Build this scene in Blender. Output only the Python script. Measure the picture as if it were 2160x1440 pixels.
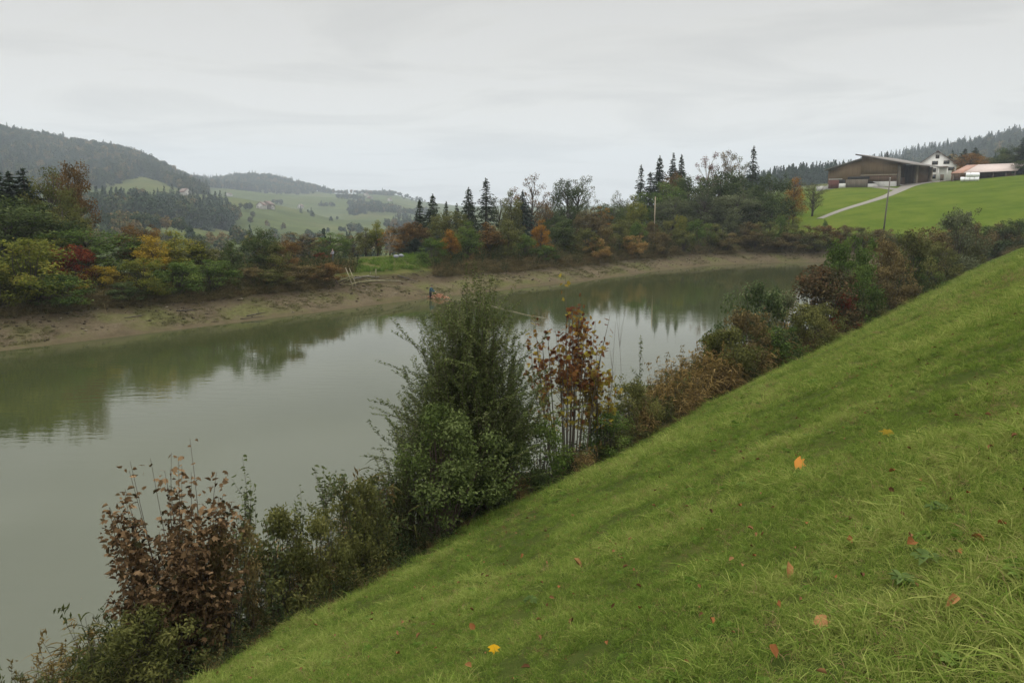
import bpy, math, random
import numpy as np
R = math.radians
sc = bpy.context.scene
for o in list(bpy.data.objects):
    bpy.data.objects.remove(o)
COL = sc.collection

# ------------------------------------------------------------------ camera
EYE = 10.0                       # eye height above the pond
FPX, CX, CY = 1680.0, 1080.0, 720.0
PITCH = math.atan(290 / FPX)
cd = bpy.data.cameras.new('camera')
cam = bpy.data.objects.new('camera', cd)
COL.objects.link(cam)
cam.location = (0, 0, EYE)
cam.rotation_euler = (math.pi / 2 - PITCH, 0, 0)
cd.sensor_width = 36
cd.lens = 28
cd.clip_start = 0.1
cd.clip_end = 20000
sc.camera = cam

# ------------------------------------------------------------------ sky, sun, exposure
SUN_ELEV, SUN_AZ = 68.0, -8.0    # degrees; azimuth measured clockwise from +Y
w = bpy.data.worlds.new('World')
sc.world = w
w.use_nodes = True
nt = w.node_tree
nt.nodes.clear()
def nn(tree, t, **kw):
    n = tree.nodes.new(t)
    for k, v in kw.items():
        setattr(n, k, v)
    return n
L = nt.links.new
out = nn(nt, 'ShaderNodeOutputWorld')
sky = nn(nt, 'ShaderNodeTexSky', sky_type='NISHITA', sun_disc=False)
sky.sun_elevation = R(SUN_ELEV)
sky.sun_rotation = R(SUN_AZ)
bg1 = nn(nt, 'ShaderNodeBackground'); bg1.inputs['Strength'].default_value = 0.06
L(sky.outputs['Color'], bg1.inputs['Color'])
tc = nn(nt, 'ShaderNodeTexCoord')
sep = nn(nt, 'ShaderNodeSeparateXYZ'); L(tc.outputs['Generated'], sep.inputs[0])
den = nn(nt, 'ShaderNodeMath', operation='ADD'); den.inputs[1].default_value = 0.10
mx = nn(nt, 'ShaderNodeMath', operation='MAXIMUM'); mx.inputs[1].default_value = 0.0
L(sep.outputs['Z'], mx.inputs[0]); L(mx.outputs[0], den.inputs[0])
def div(a, b):
    n = nn(nt, 'ShaderNodeMath', operation='DIVIDE'); L(a, n.inputs[0]); L(b, n.inputs[1]); return n.outputs[0]
comb = nn(nt, 'ShaderNodeCombineXYZ')
L(div(sep.outputs['X'], den.outputs[0]), comb.inputs[0])
L(div(sep.outputs['Y'], den.outputs[0]), comb.inputs[1])
mp = nn(nt, 'ShaderNodeMapping'); mp.inputs['Scale'].default_value = (0.45, 0.62, 1)
L(comb.outputs[0], mp.inputs['Vector'])
no = nn(nt, 'ShaderNodeTexNoise'); no.inputs['Scale'].default_value = 1.5
no.inputs['Detail'].default_value = 6; no.inputs['Roughness'].default_value = 0.55
no.inputs['Distortion'].default_value = 0.6
L(mp.outputs[0], no.inputs['Vector'])
cr = nn(nt, 'ShaderNodeValToRGB'); cr.color_ramp.interpolation = 'B_SPLINE'
cr.color_ramp.elements[0].position = 0.36; cr.color_ramp.elements[0].color = (0.81, 0.811, 0.813, 1)
cr.color_ramp.elements[1].position = 0.64; cr.color_ramp.elements[1].color = (1.15, 1.146, 1.13, 1)
L(no.outputs['Fac'], cr.inputs[0])
# brightness of the overcast deck with height above the horizon (bright rim, grey deck, brighter zenith)
el = nn(nt, 'ShaderNodeValToRGB')
E_ = el.color_ramp.elements
E_[0].position = 0.0; E_[0].color = (0.69, 0.69, 0.675, 1)
E_[1].position = 1.0; E_[1].color = (2.35, 2.32, 2.24, 1)
for p, c in ((0.045, (0.725, 0.722, 0.70)), (0.085, (0.73, 0.722, 0.69)), (0.16, (0.635, 0.626, 0.60)), (0.24, (0.57, 0.562, 0.54)), (0.36, (0.98, 0.97, 0.94)), (0.55, (1.75, 1.73, 1.67)), (0.75, (2.2, 2.17, 2.10))):
    e = E_.new(p); e.color = c + (1,)
L(sep.outputs['Z'], el.inputs[0])
mul = nn(nt, 'ShaderNodeMix', data_type='RGBA', blend_type='MULTIPLY'); mul.inputs[0].default_value = 1.0
L(el.outputs[0], mul.inputs[6]); L(cr.outputs[0], mul.inputs[7])
bg2 = nn(nt, 'ShaderNodeBackground'); bg2.inputs['Strength'].default_value = 1.10
L(mul.outputs[2], bg2.inputs['Color'])
ms = nn(nt, 'ShaderNodeMixShader'); ms.inputs[0].default_value = 0.97
L(bg1.outputs[0], ms.inputs[1]); L(bg2.outputs[0], ms.inputs[2]); L(ms.outputs[0], out.inputs[0])

sd_ = bpy.data.lights.new('sun', 'SUN')
sun = bpy.data.objects.new('sun', sd_)
COL.objects.link(sun)
sd_.energy = 0.6
sd_.angle = R(45)
sd_.color = (1.0, 0.96, 0.90)
sun.rotation_euler = (math.pi / 2 - R(SUN_ELEV), 0, math.pi - R(SUN_AZ))
sun.location = (0, 0, 60)

sc.view_settings.view_transform = 'Standard'
sc.view_settings.look = 'None'
sc.view_settings.exposure = 0.16
sc.view_settings.gamma = 1.0
sc.render.engine = 'CYCLES'
sc.cycles.use_denoising = True
sc.cycles.max_bounces = 6
sc.cycles.diffuse_bounces = 3
sc.cycles.glossy_bounces = 3
sc.cycles.transmission_bounces = 3
sc.cycles.volume_bounces = 0
sc.cycles.transparent_max_bounces = 4
sc.cycles.caustics_reflective = False
sc.cycles.caustics_refractive = False

# ------------------------------------------------------------------ small helpers
def ray(px, py):
    """horizontal unit direction and tangent of the downward angle of a sight line"""
    v = py - CY
    f = FPX * math.cos(PITCH) - v * math.sin(PITCH)
    d = FPX * math.sin(PITCH) + v * math.cos(PITCH)
    x = px - CX
    hyp = math.hypot(x, f)
    return x / hyp, f / hyp, d / hyp
def smooth(a, b, x):
    t = np.clip((x - a) / (b - a), 0, 1)
    return t * t * (3 - 2 * t)
def hash2(i, j, s):
    n = np.sin(i * 127.1 + j * 311.7 + s * 74.7) * 43758.5453
    return n - np.floor(n)
def vnoise(x, y, s=0):
    x = np.asarray(x, float); y = np.asarray(y, float)
    i = np.floor(x); j = np.floor(y); f = x - i; g = y - j
    f = f * f * (3 - 2 * f); g = g * g * (3 - 2 * g)
    a = hash2(i, j, s); b = hash2(i + 1, j, s); c = hash2(i, j + 1, s); d = hash2(i + 1, j + 1, s)
    return (a * (1 - f) + b * f) * (1 - g) + (c * (1 - f) + d * f) * g
def fbm(x, y, s=0, o=4):
    t = 0; a = 0.5
    for k in range(o):
        t = t + a * (vnoise(x * 2 ** k, y * 2 ** k, s + k) - 0.5); a *= 0.5
    return t

def np_mesh(name, V, F, attrs=None, smoothed=False):
    """V (N,3); F list of (M,k) index arrays; attrs: name -> per-vertex floats"""
    me = bpy.data.meshes.new(name)
    me.vertices.add(len(V))
    me.vertices.foreach_set('co', np.asarray(V, np.float32).ravel())
    F = [np.asarray(f, np.int32) for f in F if len(f)]
    tot = np.concatenate([np.full(len(f), f.shape[1], np.int32) for f in F])
    idx = np.concatenate([f.ravel() for f in F])
    st = np.concatenate([[0], np.cumsum(tot)[:-1]]).astype(np.int32)
    me.loops.add(len(idx)); me.loops.foreach_set('vertex_index', idx)
    me.polygons.add(len(tot)); me.polygons.foreach_set('loop_start', st)
    me.update(calc_edges=True)
    if smoothed:
        me.polygons.foreach_set('use_smooth', np.ones(len(tot), bool))
    for k, a in (attrs or {}).items():
        at = me.attributes.new(k, 'FLOAT', 'POINT')
        at.data.foreach_set('value', np.asarray(a, np.float32))
    return me
def link(o):
    COL.objects.link(o); return o
def tag(o, label=None, cat=None, group=None, kind=None):
    if label: o['label'] = label
    if cat: o['category'] = cat
    if group: o['group'] = group
    if kind: o['kind'] = kind
    return o
def mobj(name, me, mat=None, parent=None, do_link=True):
    if mat and not me.materials: me.materials.append(mat)
    o = bpy.data.objects.new(name, me)
    if parent: o.parent = parent
    if do_link: link(o)
    return o
def thing(name, label, cat, loc, rz=0, group=None, do_link=True):
    o = bpy.data.objects.new(name, None)
    o.empty_display_size = 0.2
    o.location = loc; o.rotation_euler = (0, 0, rz)
    if do_link: link(o)
    return tag(o, label, cat, group)

class MB:
    """collects boxes, tubes and polygons into one mesh"""
    def __init__(s): s.V = []; s.F = {}; s.n = 0; s.T = []
    def add(s, V, F, tint=0.5):
        V = np.asarray(V, float).reshape(-1, 3)
        for f in F:
            f = tuple(int(i) + s.n for i in f)
            s.F.setdefault(len(f), []).append(f)
        s.V.append(V); s.n += len(V); s.T.append(np.full(len(V), tint))
    def box(s, x0, y0, z0, x1, y1, z1, tint=0.5):
        V = [(x0,y0,z0),(x1,y0,z0),(x1,y1,z0),(x0,y1,z0),(x0,y0,z1),(x1,y0,z1),(x1,y1,z1),(x0,y1,z1)]
        s.add(V, [(0,3,2,1),(4,5,6,7),(0,1,5,4),(1,2,6,5),(2,3,7,6),(3,0,4,7)], tint)
    def prism(s, pts, y0, y1, tint=0.5):
        """polygon in XZ extruded along Y"""
        n = len(pts)
        V = [(p[0], y0, p[1]) for p in pts] + [(p[0], y1, p[1]) for p in pts]
        F = [tuple(range(n)), tuple(range(2*n-1, n-1, -1))] + [((i+1) % n, i, i+n, (i+1) % n + n) for i in range(n)]
        s.add(V, F, tint)
    def tube(s, P, rad, sides=5, tint=0.5, cap=True):
        P = np.asarray(P, float); n = len(P)
        rad = np.broadcast_to(np.asarray(rad, float), (n,))
        T = np.gradient(P, axis=0)
        T /= np.linalg.norm(T, axis=1)[:, None] + 1e-9
        ref = np.array([0.31, 0.95, 0.05]) if abs(T[0][2]) > 0.7 else np.array([0, 0, 1.0])
        A = np.cross(T, ref); A /= np.linalg.norm(A, axis=1)[:, None] + 1e-9
        B = np.cross(T, A)
        th = np.arange(sides) * 2 * math.pi / sides
        V = P[:, None] + rad[:, None, None] * (np.cos(th)[None, :, None] * A[:, None] + np.sin(th)[None, :, None] * B[:, None])
        F = []
        for i in range(n - 1):
            for k in range(sides):
                a = i * sides + k; b = i * sides + (k + 1) % sides
                F.append((a, b, b + sides, a + sides))
        if cap:
            F.append(tuple(range(sides - 1, -1, -1))); F.append(tuple(range((n-1)*sides, n*sides)))
        s.add(V.reshape(-1, 3), F, tint)
    def mesh(s, name, smoothed=False):
        V = np.concatenate(s.V)
        return np_mesh(name, V, [np.array(f) for f in s.F.values()], {'tint': np.concatenate(s.T)}, smoothed)
    def build(s, name, mat, parent=None, smoothed=False, do_link=True):
        return mobj(name, s.mesh(name, smoothed), mat, parent, do_link)

# ------------------------------------------------------------------ materials
def new_mat(name):
    m = bpy.data.materials.new(name); m.use_nodes = True
    t = m.node_tree; t.nodes.clear()
    o = nn(t, 'ShaderNodeOutputMaterial')
    return m, t, o
def foliage_mat(name, c0, c1, c2, trans=0.30, inst=False, var=0.22, rough=0.75, clump=0.0):
    m, t, o = new_mat(name)
    a = nn(t, 'ShaderNodeAttribute', attribute_name='tint')
    if inst:
        b = nn(t, 'ShaderNodeAttribute', attribute_name='itint', attribute_type='INSTANCER').outputs['Fac']
    else:
        oi = nn(t, 'ShaderNodeObjectInfo'); b = oi.outputs['Random']
    ma = nn(t, 'ShaderNodeMath', operation='MULTIPLY_ADD')
    t.links.new(b, ma.inputs[0]); ma.inputs[1].default_value = var if not inst else 1.0
    t.links.new(a.outputs['Fac'], ma.inputs[2])
    sb = nn(t, 'ShaderNodeMath', operation='SUBTRACT'); sb.use_clamp = True
    t.links.new(ma.outputs[0], sb.inputs[0]); sb.inputs[1].default_value = var / 2 if not inst else 0.5
    cr = nn(t, 'ShaderNodeValToRGB'); e = cr.color_ramp.elements
    e[0].position = 0.12; e[0].color = c0 + (1,); e[1].position = 0.9; e[1].color = c2 + (1,)
    x = e.new(0.5); x.color = c1 + (1,)
    t.links.new(sb.outputs[0], cr.inputs[0])
    p = nn(t, 'ShaderNodeBsdfPrincipled'); p.inputs['Roughness'].default_value = rough
    p.inputs['Specular IOR Level'].default_value = 0.02
    t.links.new(cr.outputs[0], p.inputs['Base Color'])
    if trans > 0:
        tr = nn(t, 'ShaderNodeBsdfTranslucent'); t.links.new(cr.outputs[0], tr.inputs['Color'])
        mixs = nn(t, 'ShaderNodeMixShader'); mixs.inputs[0].default_value = trans
        t.links.new(p.outputs[0], mixs.inputs[1]); t.links.new(tr.outputs[0], mixs.inputs[2])
        t.links.new(mixs.outputs[0], o.inputs[0])
    else:
        t.links.new(p.outputs[0], o.inputs[0])
    return m
def solid_mat(name, c, rough=0.7, var=0.25, scale=3.0, stretch=(1,1,1), bump=0.0, spec=0.3, metal=0.0, c2=None):
    """plain material with uneven colour from an object-space noise"""
    m, t, o = new_mat(name)
    tcn = nn(t, 'ShaderNodeTexCoord'); mpn = nn(t, 'ShaderNodeMapping'); mpn.inputs['Scale'].default_value = stretch
    t.links.new(tcn.outputs['Object'], mpn.inputs['Vector'])
    n = nn(t, 'ShaderNodeTexNoise'); n.inputs['Scale'].default_value = scale; n.inputs['Detail'].default_value = 6
    n.inputs['Roughness'].default_value = 0.65
    t.links.new(mpn.outputs[0], n.inputs['Vector'])
    cr = nn(t, 'ShaderNodeValToRGB'); e = cr.color_ramp.elements
    c2 = c2 or tuple(min(1, v * (1 + var)) for v in c)
    e[0].position = 0.3; e[0].color = tuple(v * (1 - var) for v in c) + (1,)
    e[1].position = 0.7; e[1].color = c2 + (1,)
    t.links.new(n.outputs['Fac'], cr.inputs[0])
    p = nn(t, 'ShaderNodeBsdfPrincipled'); p.inputs['Roughness'].default_value = rough
    p.inputs['Specular IOR Level'].default_value = spec; p.inputs['Metallic'].default_value = metal
    t.links.new(cr.outputs[0], p.inputs['Base Color'])
    if bump:
        b = nn(t, 'ShaderNodeBump'); b.inputs['Strength'].default_value = bump
        t.links.new(n.outputs['Fac'], b.inputs['Height']); t.links.new(b.outputs[0], p.inputs['Normal'])
    t.links.new(p.outputs[0], o.inputs[0])
    return m
# ------------------------------------------------------------------ terrain
NEAR_D = np.array([0.588, 0.809]); NEAR_N = np.array([-0.809, 0.588])
def near_pt(u, n): return NEAR_D * u + NEAR_N * n
near_line = [near_pt(u, 15.0) for u in (-25, 0, 30, 60, 90, 120, 141)]
far_line = [(70, 122.5), (74, 129), (68, 135.5), (56, 139), (42, 137), (32, 131), (22, 120.5), (10.8, 106), (-8.8, 85.6), (-22, 69.2), (-35.3, 54), (-52, 34), (-67, 15), (-66, -2), (-50, -14), (-30, -16), (-26.84, -11.4)]
def poly_dist(x, y, pts):
    d = np.full(np.shape(x), 1e9)
    for (ax, ay), (bx, by) in zip(pts[:-1], pts[1:]):
        ex, ey = bx - ax, by - ay
        t = np.clip(((x - ax) * ex + (y - ay) * ey) / (ex * ex + ey * ey), 0, 1)
        d = np.minimum(d, np.hypot(x - ax - t * ex, y - ay - t * ey))
    return d
RING = [tuple(p) for p in near_line] + far_line[:-1]
def inside(x, y):
    c = np.zeros(np.shape(x), bool)
    n = len(RING)
    for i in range(n):
        ax, ay = RING[i]; bx, by = RING[(i + 1) % n]
        if ay == by: continue
        k = ((ay > y) != (by > y)) & (x < (bx - ax) * (y - ay) / (by - ay) + ax)
        c ^= k
    return c
# valley and hills: for sight azimuths (columns), ground heights at a set of distances.  'z' entries are heights, others picture rows
TAB = {
 -1600: ([(60,6),(110,4),(150,0),(200,-6),(300,-14)], [(400,480),(550,462),(750,440),(950,420),(1150,390),(1700,300),(2200,320),(2600,350),(4500,430)]),
 -300: ([(60,0),(110,-2),(150,-5),(200,-9),(300,-16)], [(400,480),(550,462),(750,440),(950,412),(1150,375),(1700,262),(2200,290),(2600,330),(4500,430)]),
 0:   ([(60,0),(110,-2),(150,-5),(200,-9),(300,-16)], [(400,480),(550,464),(750,448),(950,418),(1150,385),(1700,275),(2200,300),(2600,330),(4500,430)]),
 100: ([(60,0),(110,-2),(150,-5),(200,-9),(300,-16)], [(400,481),(550,466),(750,449),(950,414),(1100,398),(1300,372),(1700,292),(2200,320),(2600,350),(4500,430)]),
 190: ([(60,0),(110,-2),(150,-5),(200,-9),(300,-16)], [(400,484),(550,470),(750,450),(950,414),(1100,404),(1300,386),(1700,306),(2200,330),(2600,360),(4500,430)]),
 270: ([(60,0),(110,-2),(150,-5),(200,-9),(300,-16)], [(400,486),(550,474),(750,452),(950,414),(1100,404),(1300,382),(1700,322),(2200,345),(2600,366),(4500,430)]),
 330: ([(60,0),(110,-2),(150,-5),(200,-9),(300,-16)], [(400,490),(550,478),(750,456),(950,415),(1100,402),(1300,384),(1700,346),(2200,362),(2600,370),(4500,430)]),
 430: ([(60,0),(110,-2),(150,-5),(200,-9),(300,-17)], [(400,505),(550,492),(750,472),(950,428),(1080,421),(1200,414),(1450,429),(1700,404),(2200,402),(2500,391),(3200,400),(4500,430)]),
 500: ([(60,0),(110,-2),(150,-5),(200,-9),(300,-17)], [(400,530),(550,512),(750,485),(950,446),(1080,424),(1200,417),(1450,432),(1700,412),(2200,398),(2500,379),(3200,400),(4500,430)]),
 560: ([(60,0),(110,-2),(150,-5),(200,-9),(300,-17)], [(400,540),(550,522),(750,498),(950,456),(1080,431),(1200,424),(1450,439),(1700,420),(2200,408),(2500,376),(3200,400),(4500,430)]),
 640: ([(60,0),(110,-2),(150,-5),(200,-9),(300,-17)], [(400,540),(550,524),(750,500),(950,474),(1080,445),(1200,438),(1450,453),(1700,426),(2200,412),(2500,395),(3200,420),(4500,432)]),
 690: ([(60,0),(110,-2),(150,-5),(200,-9),(300,-17)], [(400,540),(550,526),(750,502),(950,478),(1080,461),(1200,454),(1450,469),(1700,428),(2200,414),(2500,411),(3200,425),(4500,432)]),
 760: ([(60,0),(110,-2),(150,-5),(200,-9),(300,-17)], [(400,540),(550,526),(750,502),(950,482),(1100,470),(1300,458),(1700,432),(2200,416),(2500,408),(3200,425),(4500,432)]),
 830: ([(60,0),(110,-2),(150,-5),(200,-9),(300,-17)], [(400,535),(550,520),(750,500),(950,482),(1100,472),(1300,460),(1700,436),(2200,419),(2500,410),(3200,427),(4500,433)]),
 880: ([(60,0),(110,-2),(150,-5),(200,-9),(300,-17)], [(400,530),(550,516),(750,498),(950,482),(1100,474),(1300,464),(1700,448),(2200,434),(2500,426),(3200,434),(4500,434)]),
 1000: ([(60,0),(110,-2),(150,-3),(200,-6),(300,-12)], [(400,510),(550,496),(750,480),(950,470),(1300,455),(1700,448),(2500,440),(4500,436)]),
 1200: ([(60,1),(110,1),(150,-1),(200,-4),(300,-10)], [(400,490),(550,480),(750,468),(950,460),(1300,452),(1700,446),(2500,440),(4500,436)]),
 1400: ([(60,2),(110,2),(150,2.6),(200,2),(300,-1)], [(400,460),(550,450),(750,444),(950,440),(1300,438),(1700,436),(2500,436),(4500,436)]),
 1550: ([(60,3),(110,3),(150,3.4),(200,4),(300,6)], [(400,430),(550,422),(750,414),(950,420),(1300,424),(1700,428),(2500,434),(4500,436)]),
 1650: ([(60,3),(110,3.4),(150,3.8),(200,5.5),(300,11.5)], [(400,408),(550,402),(750,392),(950,396),(1300,397),(1500,398),(2200,420),(4500,436)]),
 1760: ([(60,3),(110,3.4),(150,4),(200,6.6),(300,16.0)], [(400,394),(550,391),(750,387),(950,390),(1300,383),(1500,376),(2200,400),(4500,436)]),
 1850: ([(60,3),(110,3.4),(150,4),(200,7.4),(300,16.2)], [(400,390),(550,387),(750,387),(1000,386),(1300,372),(1500,358),(2200,390),(4500,436)]),
 1950: ([(60,3),(110,3.4),(150,4.2),(200,8.0),(300,17.0)], [(400,381),(550,379),(750,377),(1000,375),(1300,354),(1500,336),(2200,380),(4500,436)]),
 2050: ([(60,3),(110,3.4),(150,4.4),(200,8.5),(300,18.2)], [(400,376),(550,374),(750,372),(1000,366),(1300,336),(1500,318),(2200,370),(4500,436)]),
 2160: ([(60,3),(110,3.6),(150,4.6),(200,9.0),(300,19.6)], [(400,371),(550,366),(750,362),(1000,345),(1300,308),(1500,288),(2200,350),(4500,436)]),
 2700: ([(60,6),(110,7),(150,8.0),(200,12.0),(300,23)], [(400,360),(550,352),(750,342),(1000,325),(1300,290),(1500,268),(2200,330),(4500,436)]),
 4200: ([(60,9),(110,10),(150,12.0),(200,16.0),(300,25)], [(400,370),(550,362),(750,352),(1000,345),(1300,320),(1500,310),(2200,350),(4500,436)]),
}
AZG = np.linspace(R(-75), R(75), 301)
LRG = np.linspace(math.log(60), math.log(4500), 200)
def _build_tab():
    az = []; rows = []
    for px in sorted(TAB):
        zs, ys = TAB[px]
        rr = [a for a, b in zs]; hh = [b for a, b in zs]
        for r_, py in ys:
            rr.append(r_); hh.append(EYE - r_ * ray(px, py)[2])
        h = np.interp(LRG, np.log(rr), hh)
        d = ray(px, 430); az.append(math.atan2(d[0], d[1])); rows.append(h)
    az = np.array(az); rows = np.array(rows)
    G = np.array([np.interp(AZG, az, rows[:, j]) for j in range(len(LRG))]).T
    for _ in range(3):
        P = np.pad(G, ((0, 0), (1, 1)), 'edge'); G = (P[:, :-2] + 2 * P[:, 1:-1] + P[:, 2:]) / 4
        P = np.pad(G, ((1, 1), (0, 0)), 'edge'); G = (P[:-2] + 2 * P[1:-1] + P[2:]) / 4
    return G
GT = _build_tab()
def base_h(x, y):
    r = np.maximum(np.hypot(x, y), 60.0)
    a = np.clip((np.arctan2(x, y) - AZG[0]) / (AZG[1] - AZG[0]), 0, len(AZG) - 1.001)
    b = np.clip((np.log(r) - LRG[0]) / (LRG[1] - LRG[0]), 0, len(LRG) - 1.001)
    i = a.astype(int); j = b.astype(int); f = a - i; g = b - j
    z = (GT[i, j] * (1-f) + GT[i+1, j] * f) * (1-g) + (GT[i, j+1] * (1-f) + GT[i+1, j+1] * f) * g
    am = np.clip(r / 400 - 0.3, 0, 4.0)
    return z + am * 6 * fbm(x / 260, y / 260, 3, 4) * np.clip(r / 900, 0.15, 1)
def shore(x, y):
    dn = poly_dist(x, y, near_line); df = poly_dist(x, y, far_line)
    ins = inside(x, y)
    wob = 1.2 * fbm(x / 9, y / 9, 11, 3)
    sd = np.minimum(dn, df) * np.where(ins, -1, 1)
    return sd + wob * smooth(0, 3, df), dn, df
def height(x, y):
    x = np.atleast_1d(np.asarray(x, float)); y = np.atleast_1d(np.asarray(y, float))
    sd, dn, df = shore(x, y)
    s = np.maximum(sd, 0)
    zn = np.where(s < 1.6, s * 0.62, 1.0 + 0.555 * (s - 1.6))
    zn = np.where(zn > 9.4, 9.4 + 0.12 * (zn - 9.4), zn)
    zn = np.minimum(zn, 13) + 0.20 * fbm(x / 1.1, y / 1.1, 21, 3) * smooth(1, 3, s) + 0.35 * fbm(x / 7, y / 7, 22, 2) * smooth(2, 6, s)
    cut = 5.2 + 1.6 * fbm(x / 5, y / 5, 31, 3)
    zf = np.interp(s, [0, 6.2, 12, 18, 60], [0, 2.0, 2.75, 2.9, 2.9]) + 0.45 * smooth(cut, cut + 0.5, s)
    mud = smooth(0, 1.0, s) * (1 - smooth(6.5, 9, s))
    zf = zf + mud * 0.035 * np.sin(s * 4.6 + 5 * fbm(x / 4, y / 4, 44, 2))
    zf = zf + mud * (0.16 * fbm(x / 0.9, y / 0.9, 41, 3) + 0.5 * fbm(x / 6, y / 6, 42, 3)) + 0.6 * fbm(x / 5, y / 5, 43, 2) * smooth(8, 12, s)
    wn = smooth(-6, 6, df - dn)
    u = x * NEAR_D[0] + y * NEAR_D[1]
    b = base_h(x, y)
    zf = zf + (b - zf) * smooth(15, 55, s)
    zn = zn + (b - zn) * smooth(125, 185, u)
    z = wn * zn + (1 - wn) * zf
    bed = -0.25 * np.minimum(-sd, 6)
    return np.where(sd < 0, bed, z)
def hgt(x, y): return float(height(x, y)[0])
def hit(px, py, r0=1.5, r1=4400):
    """where a sight line meets the ground"""
    dx, dy, sl = ray(px, py)
    r = np.exp(np.linspace(math.log(r0), math.log(r1), 2500))
    h = np.maximum(height(dx * r, dy * r), 0)
    under = np.nonzero(EYE - sl * r < h)[0]
    k = under[0] if len(under) else len(r) - 1
    rr = r[k]
    return dx * rr, dy * rr, float(height(dx * rr, dy * rr)[0]), rr
def at_sd(px, s, py=560, far=True):
    """where a sight line passes s metres beyond the far shore (or, near side, n = s from the camera line)"""
    dx, dy, sl = ray(px, py)
    if far:
        r = np.linspace(20, 400, 3000)
        sd, dn, df = shore(dx * r, dy * r)
        ok = (sd > s) & (df < dn + 1)
        k = np.nonzero(ok)[0][0]; rr = r[k]
    else:
        rr = s / (dx * NEAR_N[0] + dy * NEAR_N[1])
    return dx * rr, dy * rr, rr
def ztop(px, py, r): return EYE - r * ray(px, py)[2]

def make_ground():
    rad = np.concatenate([np.geomspace(1.2, 30, 170)[:-1], np.geomspace(30, 190, 340)[:-1], np.geomspace(190, 4500, 270)])
    a1 = np.arange(-52, 52.01, 0.13)
    ang = np.concatenate([np.arange(-180, -52, 4.0), a1, np.arange(56, 180, 4.0)])
    A = np.radians(ang); na, nr = len(A), len(rad)
    X = (rad[None] * np.sin(A)[:, None]).ravel(); Y = (rad[None] * np.cos(A)[:, None]).ravel()
    X = np.append(X, 0.0); Y = np.append(Y, 0.0)
    Z = height(X, Y)
    sd, dn, df = shore(X, Y)
    near = df > dn
    u = X * NEAR_D[0] + Y * NEAR_D[1]
    edge = 1.5 + 0.9 * fbm(X / 1.1, Y / 1.1, 51, 3)
    lawn = np.where(near, smooth(edge - 0.25, edge + 0.5, sd), 0.0) * (1 - smooth(165, 175, u))
    mudw = 5.3 + 1.6 * fbm(X / 5, Y / 5, 31, 3) + 0.8 * fbm(X / 1.2, Y / 1.2, 52, 2)
    mud = np.where(near, (1 - smooth(edge - 0.3, edge + 0.3, sd)), 1 - smooth(mudw, mudw + 0.6, sd))
    r = np.hypot(X, Y)
    field = smooth(150, 260, r)
    az = np.degrees(np.arctan2(X, Y))
    mead = smooth(15.0, 20.5, az) * smooth(12, 30, sd) * (1 - smooth(420, 600, r))
    wet = (1 - smooth(0.1, 1.3, sd + 0.8 * fbm(X / 3, Y / 3, 53, 3)))
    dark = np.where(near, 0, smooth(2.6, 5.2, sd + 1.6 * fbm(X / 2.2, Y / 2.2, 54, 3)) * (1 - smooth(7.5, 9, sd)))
    i = np.arange(na)[:, None] * nr + np.arange(nr - 1)[None]
    j = ((np.arange(na) + 1) % na)[:, None] * nr + np.arange(nr - 1)[None]
    Q = np.stack([i, i + 1, j + 1, j], -1).reshape(-1, 4)
    c = na * nr
    Tn = np.stack([np.full(na, c), np.arange(na) * nr, ((np.arange(na) + 1) % na) * nr], -1)
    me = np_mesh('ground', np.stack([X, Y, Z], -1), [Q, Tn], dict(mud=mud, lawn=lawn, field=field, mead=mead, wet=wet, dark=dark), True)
    return me

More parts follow.
